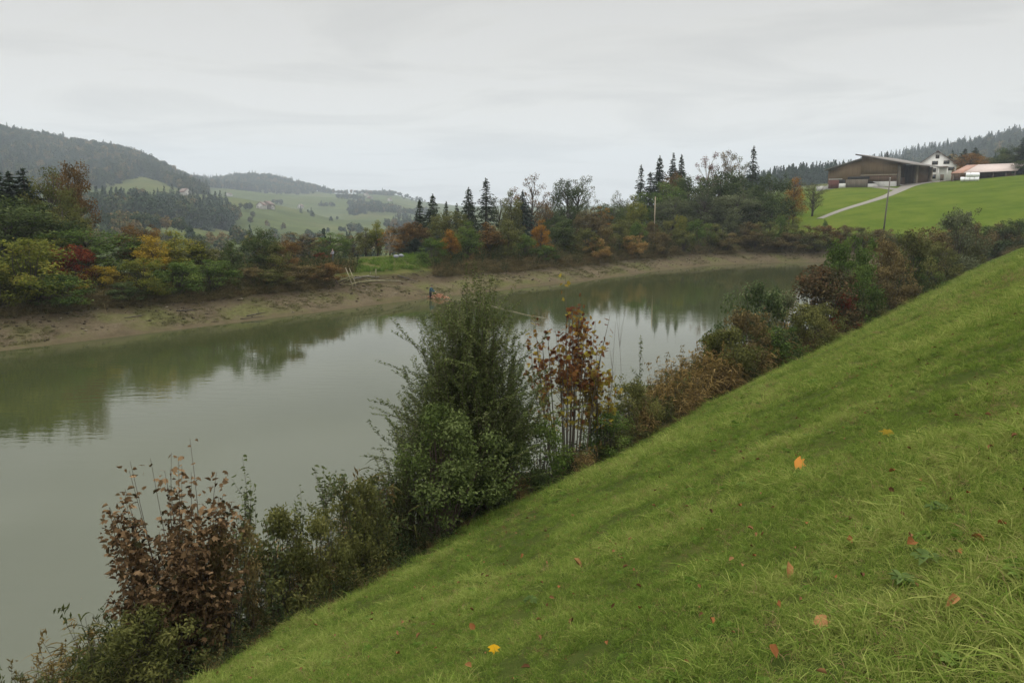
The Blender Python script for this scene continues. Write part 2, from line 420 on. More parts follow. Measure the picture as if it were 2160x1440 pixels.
def ground_mat():
    m, t, o = new_mat('ground_material')
    K = t.links.new
    geo = nn(t, 'ShaderNodeNewGeometry')
    def noise(scale, detail=5, rough=0.6, vec=None):
        n = nn(t, 'ShaderNodeTexNoise'); n.inputs['Scale'].default_value = scale
        n.inputs['Detail'].default_value = detail; n.inputs['Roughness'].default_value = rough
        K(vec or geo.outputs['Position'], n.inputs['Vector']); return n.outputs['Fac']
    def ramp(f, stops):
        c = nn(t, 'ShaderNodeValToRGB'); e = c.color_ramp.elements
        e[0].position = stops[0][0]; e[0].color = stops[0][1] + (1,)
        e[1].position = stops[-1][0]; e[1].color = stops[-1][1] + (1,)
        for p, col in stops[1:-1]:
            q = e.new(p); q.color = col + (1,)
        K(f, c.inputs[0]); return c.outputs[0]
    def mixc(f, a, b):
        n = nn(t, 'ShaderNodeMix', data_type='RGBA')
        if isinstance(f, float): n.inputs[0].default_value = f
        else: K(f, n.inputs[0])
        K(a, n.inputs[6]); K(b, n.inputs[7]); return n.outputs[2]
    def att(name): return nn(t, 'ShaderNodeAttribute', attribute_name=name).outputs['Fac']
    def mth(op, a, b):
        n = nn(t, 'ShaderNodeMath', operation=op)
        for k, v in enumerate((a, b)):
            if isinstance(v, (int, float)): n.inputs[k].default_value = v
            else: K(v, n.inputs[k])
        return n.outputs[0]
    rough_veg = ramp(noise(0.35, 6), [(0.3, (0.035, 0.045, 0.014)), (0.5, (0.07, 0.075, 0.025)), (0.7, (0.11, 0.09, 0.04))])
    lawn = ramp(noise(1.1, 7, 0.7), [(0.3, (0.026, 0.034, 0.010)), (0.5, (0.050, 0.062, 0.016)), (0.72, (0.105, 0.083, 0.034))])
    lawn2 = ramp(noise(0.16, 4), [(0.35, (0.028, 0.046, 0.010)), (0.65, (0.056, 0.072, 0.016))])
    lawn = mixc(0.5, lawn, lawn2)
    field = ramp(noise(0.006, 6, 0.6), [(0.32, (0.032, 0.046, 0.016)), (0.5, (0.062, 0.080, 0.026)), (0.68, (0.105, 0.100, 0.040))])
    field = mixc(0.4, field, ramp(noise(0.03, 5, 0.65), [(0.35, (0.032, 0.042, 0.016)), (0.65, (0.090, 0.104, 0.033))]))
    mead = ramp(noise(0.03, 6, 0.6), [(0.3, (0.050, 0.078, 0.010)), (0.5, (0.070, 0.102, 0.013)), (0.7, (0.098, 0.118, 0.020))])
    mead = mixc(mth('MULTIPLY', noise(0.25, 6, 0.75), 0.7), mead, ramp(noise(0.12, 5, 0.7), [(0.38, (0.040, 0.068, 0.009)), (0.62, (0.098, 0.118, 0.022))]))
    vor = nn(t, 'ShaderNodeTexVoronoi'); vor.inputs['Scale'].default_value = 1.6; K(geo.outputs['Position'], vor.inputs['Vector'])
    mudn = noise(0.55, 8, 0.72)
    mud = ramp(mudn, [(0.30, (0.036, 0.028, 0.018)), (0.43, (0.074, 0.059, 0.036)), (0.55, (0.108, 0.087, 0.055)), (0.66, (0.084, 0.075, 0.037)), (0.8, (0.056, 0.058, 0.024))])
    fine = ramp(noise(7.0, 4, 0.7), [(0.36, (0.034, 0.027, 0.018)), (0.52, (0.118, 0.096, 0.063))])
    mud = mixc(0.35, mud, fine)
    alg = ramp(noise(0.22, 5, 0.7), [(0.46, (0, 0, 0)), (0.62, (1, 1, 1))])
    algc = ramp(noise(3.0, 4), [(0.35, (0.060, 0.062, 0.022)), (0.65, (0.105, 0.108, 0.042))])
    mud = mixc(mth('MULTIPLY', alg, 0.85), mud, algc)
    dark_band = ramp(noise(2.5, 5, 0.7), [(0.35, (0.030, 0.023, 0.015)), (0.65, (0.075, 0.058, 0.038))])
    mud = mixc(mth('MULTIPLY', att('dark'), 0.8), mud, dark_band)  # mud gets darker towards the top of the far bank
    wetc = ramp(noise(1.2, 5), [(0.3, (0.062, 0.050, 0.030)), (0.7, (0.098, 0.078, 0.048))])
    mud = mixc(mth('MULTIPLY', att('wet'), 0.75), mud, wetc)
    col = mixc(att('field'), rough_veg, field)
    col = mixc(att('mead'), col, mead)
    col = mixc(att('lawn'), col, lawn)
    col = mixc(att('mud'), col, mud)
    p = nn(t, 'ShaderNodeBsdfPrincipled')
    K(col, p.inputs['Base Color'])
    rr = nn(t, 'ShaderNodeMapRange'); K(att('wet'), rr.inputs[0]); rr.inputs[3].default_value = 0.9; rr.inputs[4].default_value = 0.5
    K(rr.outputs[0], p.inputs['Roughness']); p.inputs['Specular IOR Level'].default_value = 0.0
    b = nn(t, 'ShaderNodeBump'); b.inputs['Strength'].default_value = 0.8; b.inputs['Distance'].default_value = 0.2
    K(mth('ADD', mth('MULTIPLY', mudn, 1.0), mth('MULTIPLY', noise(6.0, 5, 0.7), 0.4)), b.inputs['Height'])
    K(b.outputs[0], p.inputs['Normal'])
    K(p.outputs[0], o.inputs[0])
    return m
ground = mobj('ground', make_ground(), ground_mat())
ground['kind'] = 'structure'

# ------------------------------------------------------------------ water
def water_mat():
    m, t, o = new_mat('pond_water'); K = t.links.new
    geo = nn(t, 'ShaderNodeNewGeometry')
    mp_ = nn(t, 'ShaderNodeMapping'); mp_.inputs['Rotation'].default_value = (0, 0, R(12)); mp_.inputs['Scale'].default_value = (0.5, 1.5, 1)
    K(geo.outputs['Position'], mp_.inputs[0])
    n1 = nn(t, 'ShaderNodeTexNoise'); n1.inputs['Scale'].default_value = 1.3; n1.inputs['Detail'].default_value = 3
    K(mp_.outputs[0], n1.inputs['Vector'])
    n2 = nn(t, 'ShaderNodeTexNoise'); n2.inputs['Scale'].default_value = 5.0; n2.inputs['Detail'].default_value = 2
    K(mp_.outputs[0], n2.inputs['Vector'])
    patch = nn(t, 'ShaderNodeTexNoise'); patch.inputs['Scale'].default_value = 0.06; patch.inputs['Detail'].default_value = 2
    K(geo.outputs['Position'], patch.inputs['Vector'])
    pr = nn(t, 'ShaderNodeMapRange'); pr.inputs[1].default_value = 0.4; pr.inputs[2].default_value = 0.65; pr.inputs[3].default_value = 0.25; pr.inputs[4].default_value = 1.0
    K(patch.outputs['Fac'], pr.inputs[0])
    ad = nn(t, 'ShaderNodeMath', operation='MULTIPLY_ADD'); K(n2.outputs['Fac'], ad.inputs[0]); ad.inputs[1].default_value = 0.25; K(n1.outputs['Fac'], ad.inputs[2])
    b = nn(t, 'ShaderNodeBump'); b.inputs['Distance'].default_value = 0.009
    K(pr.outputs[0], b.inputs['Strength']); K(ad.outputs[0], b.inputs['Height'])
    mc = nn(t, 'ShaderNodeTexNoise'); mc.inputs['Scale'].default_value = 0.08; mc.inputs['Detail'].default_value = 4; K(geo.outputs['Position'], mc.inputs['Vector'])
    cr = nn(t, 'ShaderNodeValToRGB'); e = cr.color_ramp.elements
    e[0].position = 0.35; e[0].color = (0.034, 0.042, 0.015, 1); e[1].position = 0.65; e[1].color = (0.046, 0.054, 0.022, 1)
    K(mc.outputs['Fac'], cr.inputs[0])
    p = nn(t, 'ShaderNodeBsdfPrincipled'); K(cr.outputs[0], p.inputs['Base Color'])
    p.inputs['Roughness'].default_value = 0.008; p.inputs['IOR'].default_value = 1.5; p.inputs['Specular IOR Level'].default_value = 0.5
    K(b.outputs[0], p.inputs['Normal']); K(p.outputs[0], o.inputs[0])
    return m
wx = np.array([p[0] for p in RING]); wy = np.array([p[1] for p in RING])
cxw, cyw = 5.0, 58.0
def water_mesh():
    xs = np.arange(-75, 90, 3.0); ys = np.arange(-24, 150, 3.0)
    X, Y = np.meshgrid(xs, ys, indexing='ij'); sd, dn, df = shore(X.ravel(), Y.ravel())
    keep = (sd < 4.0).reshape(X.shape)
    nx, ny = X.shape
    i = (np.arange(nx - 1)[:, None] * ny + np.arange(ny - 1)[None])
    F = np.stack([i, i + ny, i + ny + 1, i + 1], -1)
    kf = keep[:-1, :-1] & keep[1:, :-1] & keep[:-1, 1:] & keep[1:, 1:]
    V = np.stack([X.ravel(), Y.ravel(), np.zeros(X.size)], -1)
    return np_mesh('water', V, [F[kf]])
water = mobj('water', water_mesh(), water_mat()); water['kind'] = 'structure'
# ------------------------------------------------------------------ leaves
SHAPES = {
 'dia': ([(-.5,0,0),(0,-.5,.06),(.5,0,-.08),(0,.5,.06)], [(0,1,2,3)]),
 'oval': ([(-.5,0,0),(-.18,-.42,.10),(.2,-.36,.10),(.5,0,-.10),(.2,.36,.10),(-.18,.42,.10)], [(0,1,2,3),(0,3,4,5)]),
 'maple': ([(0,0,0),(-.42,0,0),(-.30,-.28,.0),(-.12,-.50,-.06),(.0,-.26,.03),(.26,-.42,-.06),(.22,-.13,.03),(.55,0,-.10),(.22,.13,.03),(.26,.42,-.06),(.0,.26,.03),(-.12,.50,-.06),(-.30,.28,.0)],
           [(0,i,i+1) for i in range(1,12)] + [(0,12,1)]),
 'curl': ([(-.5,0,0),(-.2,-.30,.26),(.2,-.26,.30),(.5,0,-.12),(.2,.26,.22),(-.2,.30,.30)], [(0,1,2,3),(0,3,4,5)]),
}
def unit(v): return v / (np.linalg.norm(v, axis=-1, keepdims=True) + 1e-9)
class Leaves:
    def __init__(s, seed): s.rng = np.random.default_rng(seed); s.V = []; s.F = {}; s.T = []; s.n = 0
    def add(s, C, L, W, tint, nrm=None, axis=None, shape='dia', jit=0.8):
        """C (N,3) centres; nrm preferred normals; axis preferred leaf directions"""
        rng = s.rng; C = np.asarray(C, float); N = len(C)
        if N == 0: return
        L = np.broadcast_to(L, (N,)) * rng.uniform(.5, 1.35, N); W = np.broadcast_to(W, (N,)) * rng.uniform(.75, 1.2, N)
        nrm = rng.normal(size=(N, 3)) * jit + (0 if nrm is None else nrm)
        nrm = unit(nrm)
        ax = rng.normal(size=(N, 3)) * (jit if axis is not None else 1.0) + (0 if axis is None else axis)
        ax = unit(ax - (ax * nrm).sum(1, keepdims=True) * nrm)
        wv = np.cross(nrm, ax)
        t, fs = SHAPES[shape]; t = np.array(t); k = len(t)
        V = C[:, None] + (t[None, :, 0, None] * ax[:, None] * L[:, None, None] + t[None, :, 1, None] * wv[:, None] * W[:, None, None]
                          + t[None, :, 2, None] * nrm[:, None] * L[:, None, None])
        s.V.append(V.reshape(-1, 3)); s.T.append(np.repeat(np.broadcast_to(tint, (N,)), k))
        base = s.n + np.arange(N)[:, None] * k
        for f in fs: s.F.setdefault(len(f), []).append(base + np.array(f)[None])
        s.n += N * k
    def strips(s, P, wid, tint):
        """blades: P (N,k,3) centre lines, wid (N,k) widths, sideways random"""
        N, k, _ = P.shape; rng = s.rng
        T = unit(P[:, -1] - P[:, 0] + 1e-6); sd = unit(np.cross(T, unit(rng.normal(size=(N, 3)))))
        A = P - sd[:, None] * wid[..., None] / 2; B = P + sd[:, None] * wid[..., None] / 2
        V = np.stack([A, B], 2).reshape(N, 2 * k, 3)
        s.V.append(V.reshape(-1, 3)); s.T.append(np.repeat(np.broadcast_to(tint, (N,)), 2 * k))
        base = s.n + np.arange(N)[:, None] * 2 * k
        for i in range(k - 1):
            s.F.setdefault(4, []).append(base + np.array([2*i, 2*i+1, 2*i+3, 2*i+2])[None])
        s.n += N * 2 * k
    def mesh(s, name):
        return np_mesh(name, np.concatenate(s.V), [np.concatenate(f) for f in s.F.values()], {'tint': np.concatenate(s.T)})
def sphere_dirs(rng, N): return unit(rng.normal(size=(N, 3)))
def bend(p0, p1, rng, n=6, sag=0.12, up=0.0):
    t = np.linspace(0, 1, n)[:, None]; p0 = np.asarray(p0, float); p1 = np.asarray(p1, float)
    L = np.linalg.norm(p1 - p0)
    off = rng.normal(size=3) * sag * L
    return p0 + (p1 - p0) * t + np.sin(np.pi * t) * off * .6 + np.array([0, 0, up * L]) * (np.sin(np.pi * t))

# ------------------------------------------------------------------ tree and shrub prototypes: (H, W, trunk mesh, crown mesh)
def spruce(seed, H=14., W=5.2, ragged=0.25, droop=0.35, card=0.42, dens=1.0, lean=0.):
    rng = np.random.default_rng(seed); lv = Leaves(seed + 1); mb = MB()
    top = np.array([rng.normal() * .15, rng.normal() * .15, H])
    mb.tube([(0,0,-.4), (0,0,H*.4), (0,0,H*.75), top*[.4,.4,1]], [H*.017, H*.012, H*.006, .01], 6)
    z = 0.05 * H
    while z < H * .985:
        f = z / H
        l0 = W / 2 * (1 - f) ** .82 + .10
        nb = 8 if f < .8 else 5
        ph = rng.uniform(0, 6.28)
        for b in range(nb):
            l = l0 * rng.uniform(1 - 1.3 * ragged, 1 + .5 * ragged)
            if rng.random() < .07: continue
            a = ph + b * 6.283 / nb + rng.normal() * .25
            d = np.array([math.cos(a), math.sin(a), 0])
            m = max(4, int(l * 15 * dens))
            t = rng.uniform(.12, 1, m) ** .75
            zz = z - droop * l * t + .22 * l * t ** 3
            C = d[None] * (l * t)[:, None]; C[:, 2] = zz
            side = np.array([-d[1], d[0], 0])
            spread = .22 * l * (1 - t * .75) * rng.normal(size=m)
            C += side[None] * spread[:, None]; C[:, 2] += rng.normal(size=m) * .06 - .06
            ti = np.clip(.45 + .25 * (t - .5) + rng.normal(size=m) * .16 + rng.normal() * .10, 0, 1)
            lv.add(C, card, card * .42, ti, nrm=np.array([0, 0, .9])[None] + d[None] * .3, axis=d[None] * .8 + np.array([0, 0, -.5])[None], jit=.45)
            mb.tube([(0, 0, z), d * l * .5 + [0, 0, z - droop * l * .45], d * l * .95 + [0, 0, z - droop * l * .8]], [.035, .022, .008], 3, cap=False)
        z += rng.uniform(.26, .42) * (1.15 if f < .5 else .85)
    m = 26
    C = np.zeros((m, 3)); C[:, 2] = H * (1 - .06 * rng.random(m)); C[:, :2] = rng.normal(size=(m, 2)) * .05
    lv.add(C, card * .8, card * .25, .5, axis=np.array([[0, 0, 1.]]), jit=.35)
    return H, W, mb.mesh('trunk'), lv.mesh('crown')

def broad(seed, H=12., W=8., nclump=34, leaves=5200, ls=.30, cb=.16, fill=.85, egg=0.0, twig=0, trunk_r=None, flat=.78, up=.4, shape='dia', aspect=.62, cl=(.10,.19)):
    rng = np.random.default_rng(seed); lv = Leaves(seed + 1); mb = MB()
    rz = (1 - cb) / 2 * H; zc = cb * H + rz
    D = sphere_dirs(rng, nclump * 3)
    rad = rng.uniform(.18, 1, nclump * 3) ** .5 * fill
    P = D * rad[:, None]
    if egg:  # narrower towards the top
        P[:, :2] *= (1 - egg * np.clip(P[:, 2], -.6, 1))[:, None]
    P = P * [W / 2, W / 2, rz] + [0, 0, zc]
    keep = [P[0]]; md = W * .13
    for p in P[1:]:
        if len(keep) >= nclump: break
        if min(np.linalg.norm(p - q) for q in keep) > md: keep.append(p)
    P = np.array(keep); n = len(P)
    cr_ = rng.uniform(cl[0], cl[1], n) * W
    wts = cr_ ** 2; wts /= wts.sum()
    tr = trunk_r or H * .016
    wob = rng.normal(size=(5, 2)) * W * .025; wob[0] = 0
    TP = np.column_stack([wob, np.array([-.4, H * .22, H * .45, H * .65, H * .86])])
    mb.tube(TP, [tr * 1.25, tr, tr * .7, tr * .42, tr * .1], 7)
    for c, cw, wt in zip(P, cr_, wts):
        m = int(leaves * wt * rng.uniform(.6, 1.4))
        d = sphere_dirs(rng, m)
        q = rng.uniform(.1, 1, m) ** .45
        C = c + d * (q * cw)[:, None] * [1, 1, flat]
        C += rng.normal(size=(m, 3)) * cw * .12
        ti = np.clip(.5 + rng.normal() * .17 + .12 * d[:, 2] + rng.normal(size=m) * .12, 0, 1)
        lv.add(C, ls, ls * aspect, ti, nrm=d * .7 + np.array([[0, 0, up]]), jit=.55, shape=shape)
        zb = min(max(c[2] - rng.uniform(.12, .35) * H, H * .12), H * .7)
        b0 = np.array([np.interp(zb, TP[:, 2], TP[:, 0]), np.interp(zb, TP[:, 2], TP[:, 1]), zb])
        mb.tube(bend(b0, c, rng, 5, .08, .05), np.linspace(tr * .42, tr * .08, 5), 4, cap=False)
        for _ in range(twig):
            e = c + sphere_dirs(rng, 1)[0] * cw * [1.1, 1.1, .9] + [0, 0, cw * .3]
            mb.tube(bend(c + (b0 - c) * rng.uniform(0, .35), e, rng, 4, .1), np.linspace(tr * .12, tr * .03, 4), 3, cap=False)
    return H, W, mb.mesh('trunk'), lv.mesh('crown')

def shrub(seed, H=4., W=4., leaves=4200, ls=.17, nstem=9, nclump=30, shape='dia', aspect=.6, top=1.0, cl=(.09, .17), low=.06, up=.3, spikes=0):
    """many stems fanning out of the ground, leaf clumps down to the foot"""
    rng = np.random.default_rng(seed); lv = Leaves(seed + 1); mb = MB()
    ends = []
    for k in range(nclump):
        a = rng.uniform(0, 6.283); q = rng.uniform(0, 1) ** .6
        zt = low + (1 - low) * rng.uniform(0, 1) ** .85
        half = math.sqrt(max(0.04, 1 - ((zt - .38) / .68) ** 2)) if zt > .38 else (.72 + .28 * zt / .38)
        ends.append((math.cos(a) * q * half * W / 2, math.sin(a) * q * half * W / 2, zt * H * top))
    for s_ in range(spikes):
        a = rng.uniform(0, 6.283); q = rng.uniform(0, .7)
        ends.append((math.cos(a) * q * W / 2, math.sin(a) * q * W / 2, H * rng.uniform(.92, 1.12)))
    ends = np.array(ends); n = len(ends)
    cr_ = rng.uniform(cl[0], cl[1], n) * W
    if spikes: cr_[-spikes:] *= .55
    w_ = cr_ ** 2; w_ /= w_.sum()
    for k, (c, cw) in enumerate(zip(ends, cr_)):
        m = int(leaves * w_[k] * rng.uniform(.6, 1.4))
        d = sphere_dirs(rng, m); q = rng.uniform(.05, 1, m) ** .5
        C = c + d * (q * cw)[:, None] * [1, 1, .85] + rng.normal(size=(m, 3)) * cw * .15
        C[:, 2] = np.maximum(C[:, 2], .03)
        ti = np.clip(.5 + rng.normal() * .16 + .10 * d[:, 2] + rng.normal(size=m) * .12, 0, 1)
        lv.add(C, ls, ls * aspect, ti, nrm=d * .6 + np.array([[0, 0, up]]), jit=.6, shape=shape)
        if k % 2 == 0 or k >= n - spikes:
            b0 = np.array([c[0] * .12 + rng.normal() * .08, c[1] * .12 + rng.normal() * .08, -.15])
            mb.tube(bend(b0, c + [0, 0, cw * .3], rng, 5, .05, .06), np.linspace(H * .006 + .006, .004, 5), 4, cap=False)
    return H, W, mb.mesh('stems'), lv.mesh('foliage')

# ------------------------------------------------------------------ materials used by plants
FM = {}
def fm(name, *a, **k): FM[name] = foliage_mat('foliage_' + name, *a, **k)
fm('spruce', (0.013,0.021,0.012), (0.025,0.038,0.019), (0.044,0.060,0.029), trans=.10)
fm('spruce_blue', (0.016,0.027,0.021), (0.030,0.049,0.036), (0.052,0.075,0.052), trans=.10)
fm('dark_green', (0.023,0.036,0.013), (0.044,0.065,0.022), (0.075,0.096,0.034), trans=.25)
fm('green', (0.034,0.060,0.016), (0.065,0.109,0.026), (0.111,0.156,0.042), trans=.3)
fm('olive', (0.044,0.052,0.017), (0.086,0.094,0.031), (0.137,0.137,0.047), trans=.3)
fm('yellow_green', (0.065,0.081,0.016), (0.130,0.143,0.026), (0.215,0.195,0.036), trans=.35)
fm('yellow', (0.117,0.101,0.016), (0.247,0.182,0.023), (0.364,0.247,0.031), trans=.35)
fm('orange', (.110,.058,.013), (.21,.105,.020), (.32,.16,.025), trans=.35)
#(0.156,0.065,0.013), (0.312,0.124,0.018), (0.468,0.182,0.021), trans=.35)
fm('rust', (0.078,0.042,0.018), (0.156,0.078,0.029), (0.240,0.124,0.039), trans=.3)
fm('brown', (0.058,0.044,0.022), (0.111,0.081,0.039), (0.169,0.125,0.060), trans=.25)
fm('red', (.060,.016,.009), (.130,.028,.013), (.190,.055,.020), trans=.3)
#(0.091,0.023,0.013), (0.195,0.039,0.018), (0.273,0.072,0.026), trans=.3)
fm('maroon', (0.058,0.023,0.018), (0.117,0.044,0.029), (0.169,0.068,0.039), trans=.25)
fm('grey_green', (0.044,0.055,0.029), (0.081,0.094,0.049), (0.127,0.140,0.081), trans=.3)
fm('willow', (0.034,0.052,0.019), (0.068,0.094,0.034), (0.130,0.156,0.072), trans=.3)
fm('gold', (0.130,0.081,0.026), (0.247,0.156,0.049), (0.377,0.254,0.098), trans=.3)
fm('dry_maple', (.030,.028,.012), (.095,.058,.028), (.25,.165,.09), trans=.2)
#fm('dry_maple', (0.124,0.065,0.031), (0.215,0.124,0.065), (0.332,0.215,0.130), trans=.2)
fm('dead', (0.072,0.042,0.023), (0.143,0.086,0.047), (0.234,0.150,0.088), trans=.15)
BARK = solid_mat('bark', (.052,.044,.034), rough=.9, var=.4, scale=4, stretch=(1,1,.2))
BARK_PALE = solid_mat('pale_bark', (.20,.18,.14), rough=.8, var=.35, scale=5, stretch=(1,1,.4))
BARK_RED = solid_mat('twig_bark', (.060,.040,.030), rough=.8, var=.3, scale=8)

# ------------------------------------------------------------------ scatter (geometry nodes) for what nobody could count
def scatter(name, pts, rot, scl, tint, idx, protos, label, cat):
    me = bpy.data.meshes.new(name)
    n = len(pts)
    me.vertices.add(n); me.vertices.foreach_set('co', np.asarray(pts, np.float32).ravel())
    def at(nm, ty, v, key):
        a = me.attributes.new(nm, ty, 'POINT'); a.data.foreach_set(key, v)
    at('rot', 'FLOAT_VECTOR', np.asarray(rot, np.float32).ravel(), 'vector')
    at('scl', 'FLOAT', np.asarray(scl, np.float32), 'value')
    at('itint', 'FLOAT', np.asarray(tint, np.float32), 'value')
    at('idx', 'INT', np.asarray(idx, np.int32), 'value')
    o = link(bpy.data.objects.new(name, me))
    g = bpy.data.node_groups.new(name, 'GeometryNodeTree')
    g.interface.new_socket('Geometry', in_out='INPUT', socket_type='NodeSocketGeometry')
    g.interface.new_socket('Geometry', in_out='OUTPUT', socket_type='NodeSocketGeometry')
    gi = nn(g, 'NodeGroupInput'); go = nn(g, 'NodeGroupOutput'); jn = nn(g, 'GeometryNodeJoinGeometry')
    def named(nm, ty):
        q = nn(g, 'GeometryNodeInputNamedAttribute', data_type=ty); q.inputs['Name'].default_value = nm; return q.outputs['Attribute']
    ro = named('rot', 'FLOAT_VECTOR'); so = named('scl', 'FLOAT'); io = named('idx', 'INT')
    for k, p in enumerate(protos):
        ob = nn(g, 'GeometryNodeObjectInfo'); ob.inputs['Object'].default_value = p; ob.inputs['As Instance'].default_value = True
        cmpn = nn(g, 'FunctionNodeCompare', data_type='INT', operation='EQUAL')
        g.links.new(io, cmpn.inputs[2]); cmpn.inputs[3].default_value = k
        ip = nn(g, 'GeometryNodeInstanceOnPoints')
        g.links.new(gi.outputs[0], ip.inputs['Points']); g.links.new(cmpn.outputs[0], ip.inputs['Selection'])
        g.links.new(ob.outputs['Geometry'], ip.inputs['Instance'])
        g.links.new(ro, ip.inputs['Rotation']); g.links.new(so, ip.inputs['Scale'])
        g.links.new(ip.outputs[0], jn.inputs[0])
    g.links.new(jn.outputs[0], go.inputs[0])
    md = o.modifiers.new('scatter', 'NODES'); md.node_group = g
    return tag(o, label, cat, kind='stuff')
def proto_obj(name, me, mat):
    if not me.materials: me.materials.append(mat)
    return bpy.data.objects.new(name, me)

fm('dusky', (.030,.026,.014), (.058,.046,.024), (.135,.070,.038), trans=.25)

fm('rust', (.062,.042,.016), (.118,.072,.026), (.19,.11,.036), trans=.3)
fm('dark_green', (.026,.040,.013), (.052,.074,.024), (.090,.112,.038), trans=.25)

fm('brown', (.052,.042,.018), (.098,.078,.034), (.155,.120,.052), trans=.25)
fm('dusky', (.036,.032,.015), (.068,.055,.026), (.150,.080,.042), trans=.25)

fm('green', (.038,.062,.014), (.074,.116,.025), (.125,.165,.040), trans=.3)
fm('olive', (.048,.054,.016), (.094,.100,.030), (.150,.146,.046), trans=.3)
fm('grey_green', (.046,.056,.027), (.088,.100,.048), (.138,.150,.078), trans=.3)
fm('brown', (.058,.046,.019), (.112,.086,.036), (.175,.135,.056), trans=.25)
# ------------------------------------------------------------------ far woods on the hills (nobody could count their trees)
def far_crown(seed, kind):
    rng = np.random.default_rng(seed); lv = Leaves(seed)
    if kind == 'con':
        H, W = 23., 10.5
        z = H * (1 - rng.uniform(0, 1, 420) ** .62); a = rng.uniform(0, 6.283, 420)
        r = W / 2 * (1 - z / H) ** .85 * rng.uniform(.25, 1.05, 420)
        C = np.column_stack([np.cos(a) * r, np.sin(a) * r, z])
        lv.add(C, 2.1, 1.1, np.clip(.5 + rng.normal(size=420) * .18, 0, 1), nrm=np.column_stack([np.cos(a) * .6, np.sin(a) * .6, np.full(420, .8)]), axis=np.column_stack([np.cos(a), np.sin(a), np.full(420, -.6)]), jit=.4)
    else:
        H, W = 20., 12.5
        n = 14; P = sphere_dirs(rng, n) * rng.uniform(.3, .8, n)[:, None] * [W / 2, W / 2, H * .38] + [0, 0, H * .58]
        for c in P:
            d = sphere_dirs(rng, 34); q = rng.uniform(.3, 1, 34) ** .5 * W * .24
            lv.add(c + d * q[:, None], 2.0, 1.5, np.clip(.5 + rng.normal() * .14 + .1 * d[:, 2] + rng.normal(size=34) * .1, 0, 1), nrm=d + np.array([[0, 0, .4]]), jit=.45)
    return lv.mesh('far_crown')
M_FARC = foliage_mat('far_conifer', (.016,.028,.018), (.030,.048,.030), (.055,.078,.045), trans=0, inst=True)
M_FARB = foliage_mat('far_broadleaf', (.026,.046,.022), (.056,.072,.030), (.150,.110,.046), trans=0, inst=True)
FAR = [proto_obj('far_conifer', far_crown(900 + k, 'con'), M_FARC) for k in range(3)] + [proto_obj('far_broadleaf', far_crown(950 + k, 'br'), M_FARB) for k in range(4)]
def polar_points(px0, px1, r0, r1, spacing, seed):
    """random points over a sector of ground, spaced evenly"""
    rng = np.random.default_rng(seed)
    a0, a1 = [math.atan2(ray(p, 430)[0], ray(p, 430)[1]) for p in (px0, px1)]
    n = int((r1 ** 2 - r0 ** 2) / 2 * (a1 - a0) / spacing ** 2)
    r = np.sqrt(rng.uniform(r0 ** 2, r1 ** 2, n)); a = rng.uniform(a0, a1, n)
    px = np.interp(a, AZP, PXP)
    return r * np.sin(a), r * np.cos(a), r, px, rng
PXP = np.arange(-900, 3100, 10.); AZP = np.array([math.atan2(*ray(p, 430)[:2]) for p in PXP])
def wood(name, x, y, con_share, rng, label, cat, hs=(.6, 1.2), autumn=.5):
    z = height(x, y); n = len(x)
    sp = fbm(x / 110, y / 110, 61, 3)
    con = rng.uniform(0, 1, n) + sp * 1.1 < con_share
    idx = np.where(con, rng.integers(0, 3, n), 3 + rng.integers(0, 4, n))
    scl = rng.uniform(hs[0], hs[1], n)
    tint = np.where(con, rng.normal(.5, .14, n), rng.normal(autumn, .26, n) + .6 * fbm(x / 60, y / 60, 62, 3))
    rot = np.column_stack([rng.normal(0, .03, n), rng.normal(0, .03, n), rng.uniform(0, 6.28, n)])
    return scatter(name, np.column_stack([x, y, z - .6]), rot, scl, np.clip(tint, 0, 1), idx, FAR, label, cat)

x, y, r, px, rng = polar_points(-330, 440, 860, 2000, 11.0, 1)
rb = np.interp(px, [-400, 60, 130, 190, 260, 300, 345, 385, 440], [900, 880, 1010, 1085, 1170, 1330, 1280, 1150, 1180])
k = (r > rb + 40 * fbm(x / 60, y / 60, 5, 3)) & (r < 1830)
wood('hill_forest', x[k], y[k], .26, rng, 'mixed forest covering the long left hillside down to the pale meadow', 'forest', autumn=.33)
x, y, r, px, rng = polar_points(395, 705, 1850, 2750, 13.0, 2)
rb = np.interp(px, [395, 430, 500, 560, 620, 660, 705], [1800, 1850, 1950, 2080, 2150, 2280, 2500])
k = (r > rb + 60 * fbm(x / 90, y / 90, 6, 3)) & (r < 2620)
wood('hill_forest', x[k], y[k], .3, rng, 'bluish forest on the second hill, beyond the rolling pastures', 'forest', autumn=.33)
x, y, r, px, rng = polar_points(130, 500, 560, 860, 8.5, 3)
rn = np.interp(px, [130, 300, 430, 480, 500], [600, 600, 620, 700, 790])
rf = np.interp(px, [130, 200, 300, 430, 470, 500], [760, 760, 790, 850, 850, 850])
k = (r > rn + 18 * fbm(x / 30, y / 30, 7, 2)) & (r < rf)
wood('valley_forest', x[k], y[k], .62, rng, 'dark mixed wood in the valley below the left hill meadow', 'forest', hs=(.7, 1.1), autumn=.30)
x, y, r, px, rng = polar_points(1560, 2800, 1000, 1640, 11.0, 4)
rb = np.interp(px, [1560, 1650, 1760, 1850, 2160, 2800], [1150, 1100, 1080, 1060, 1080, 1050])
k = (r > rb + 30 * fbm(x / 60, y / 60, 8, 3))
wood('hill_forest', x[k], y[k], .55, rng, 'hazy conifer forest on the hill behind the farm', 'forest', autumn=.30)
x, y, r, px, rng = polar_points(1545, 1800, 560, 800, 8.0, 5)
k = r > np.interp(px, [1545, 1660, 1770, 1800], [600, 590, 640, 700])
wood('conifer_wood', x[k], y[k], .92, rng, 'dark conifer wood filling the slope to the left of the barn', 'forest', hs=(.55, .8), autumn=.3)
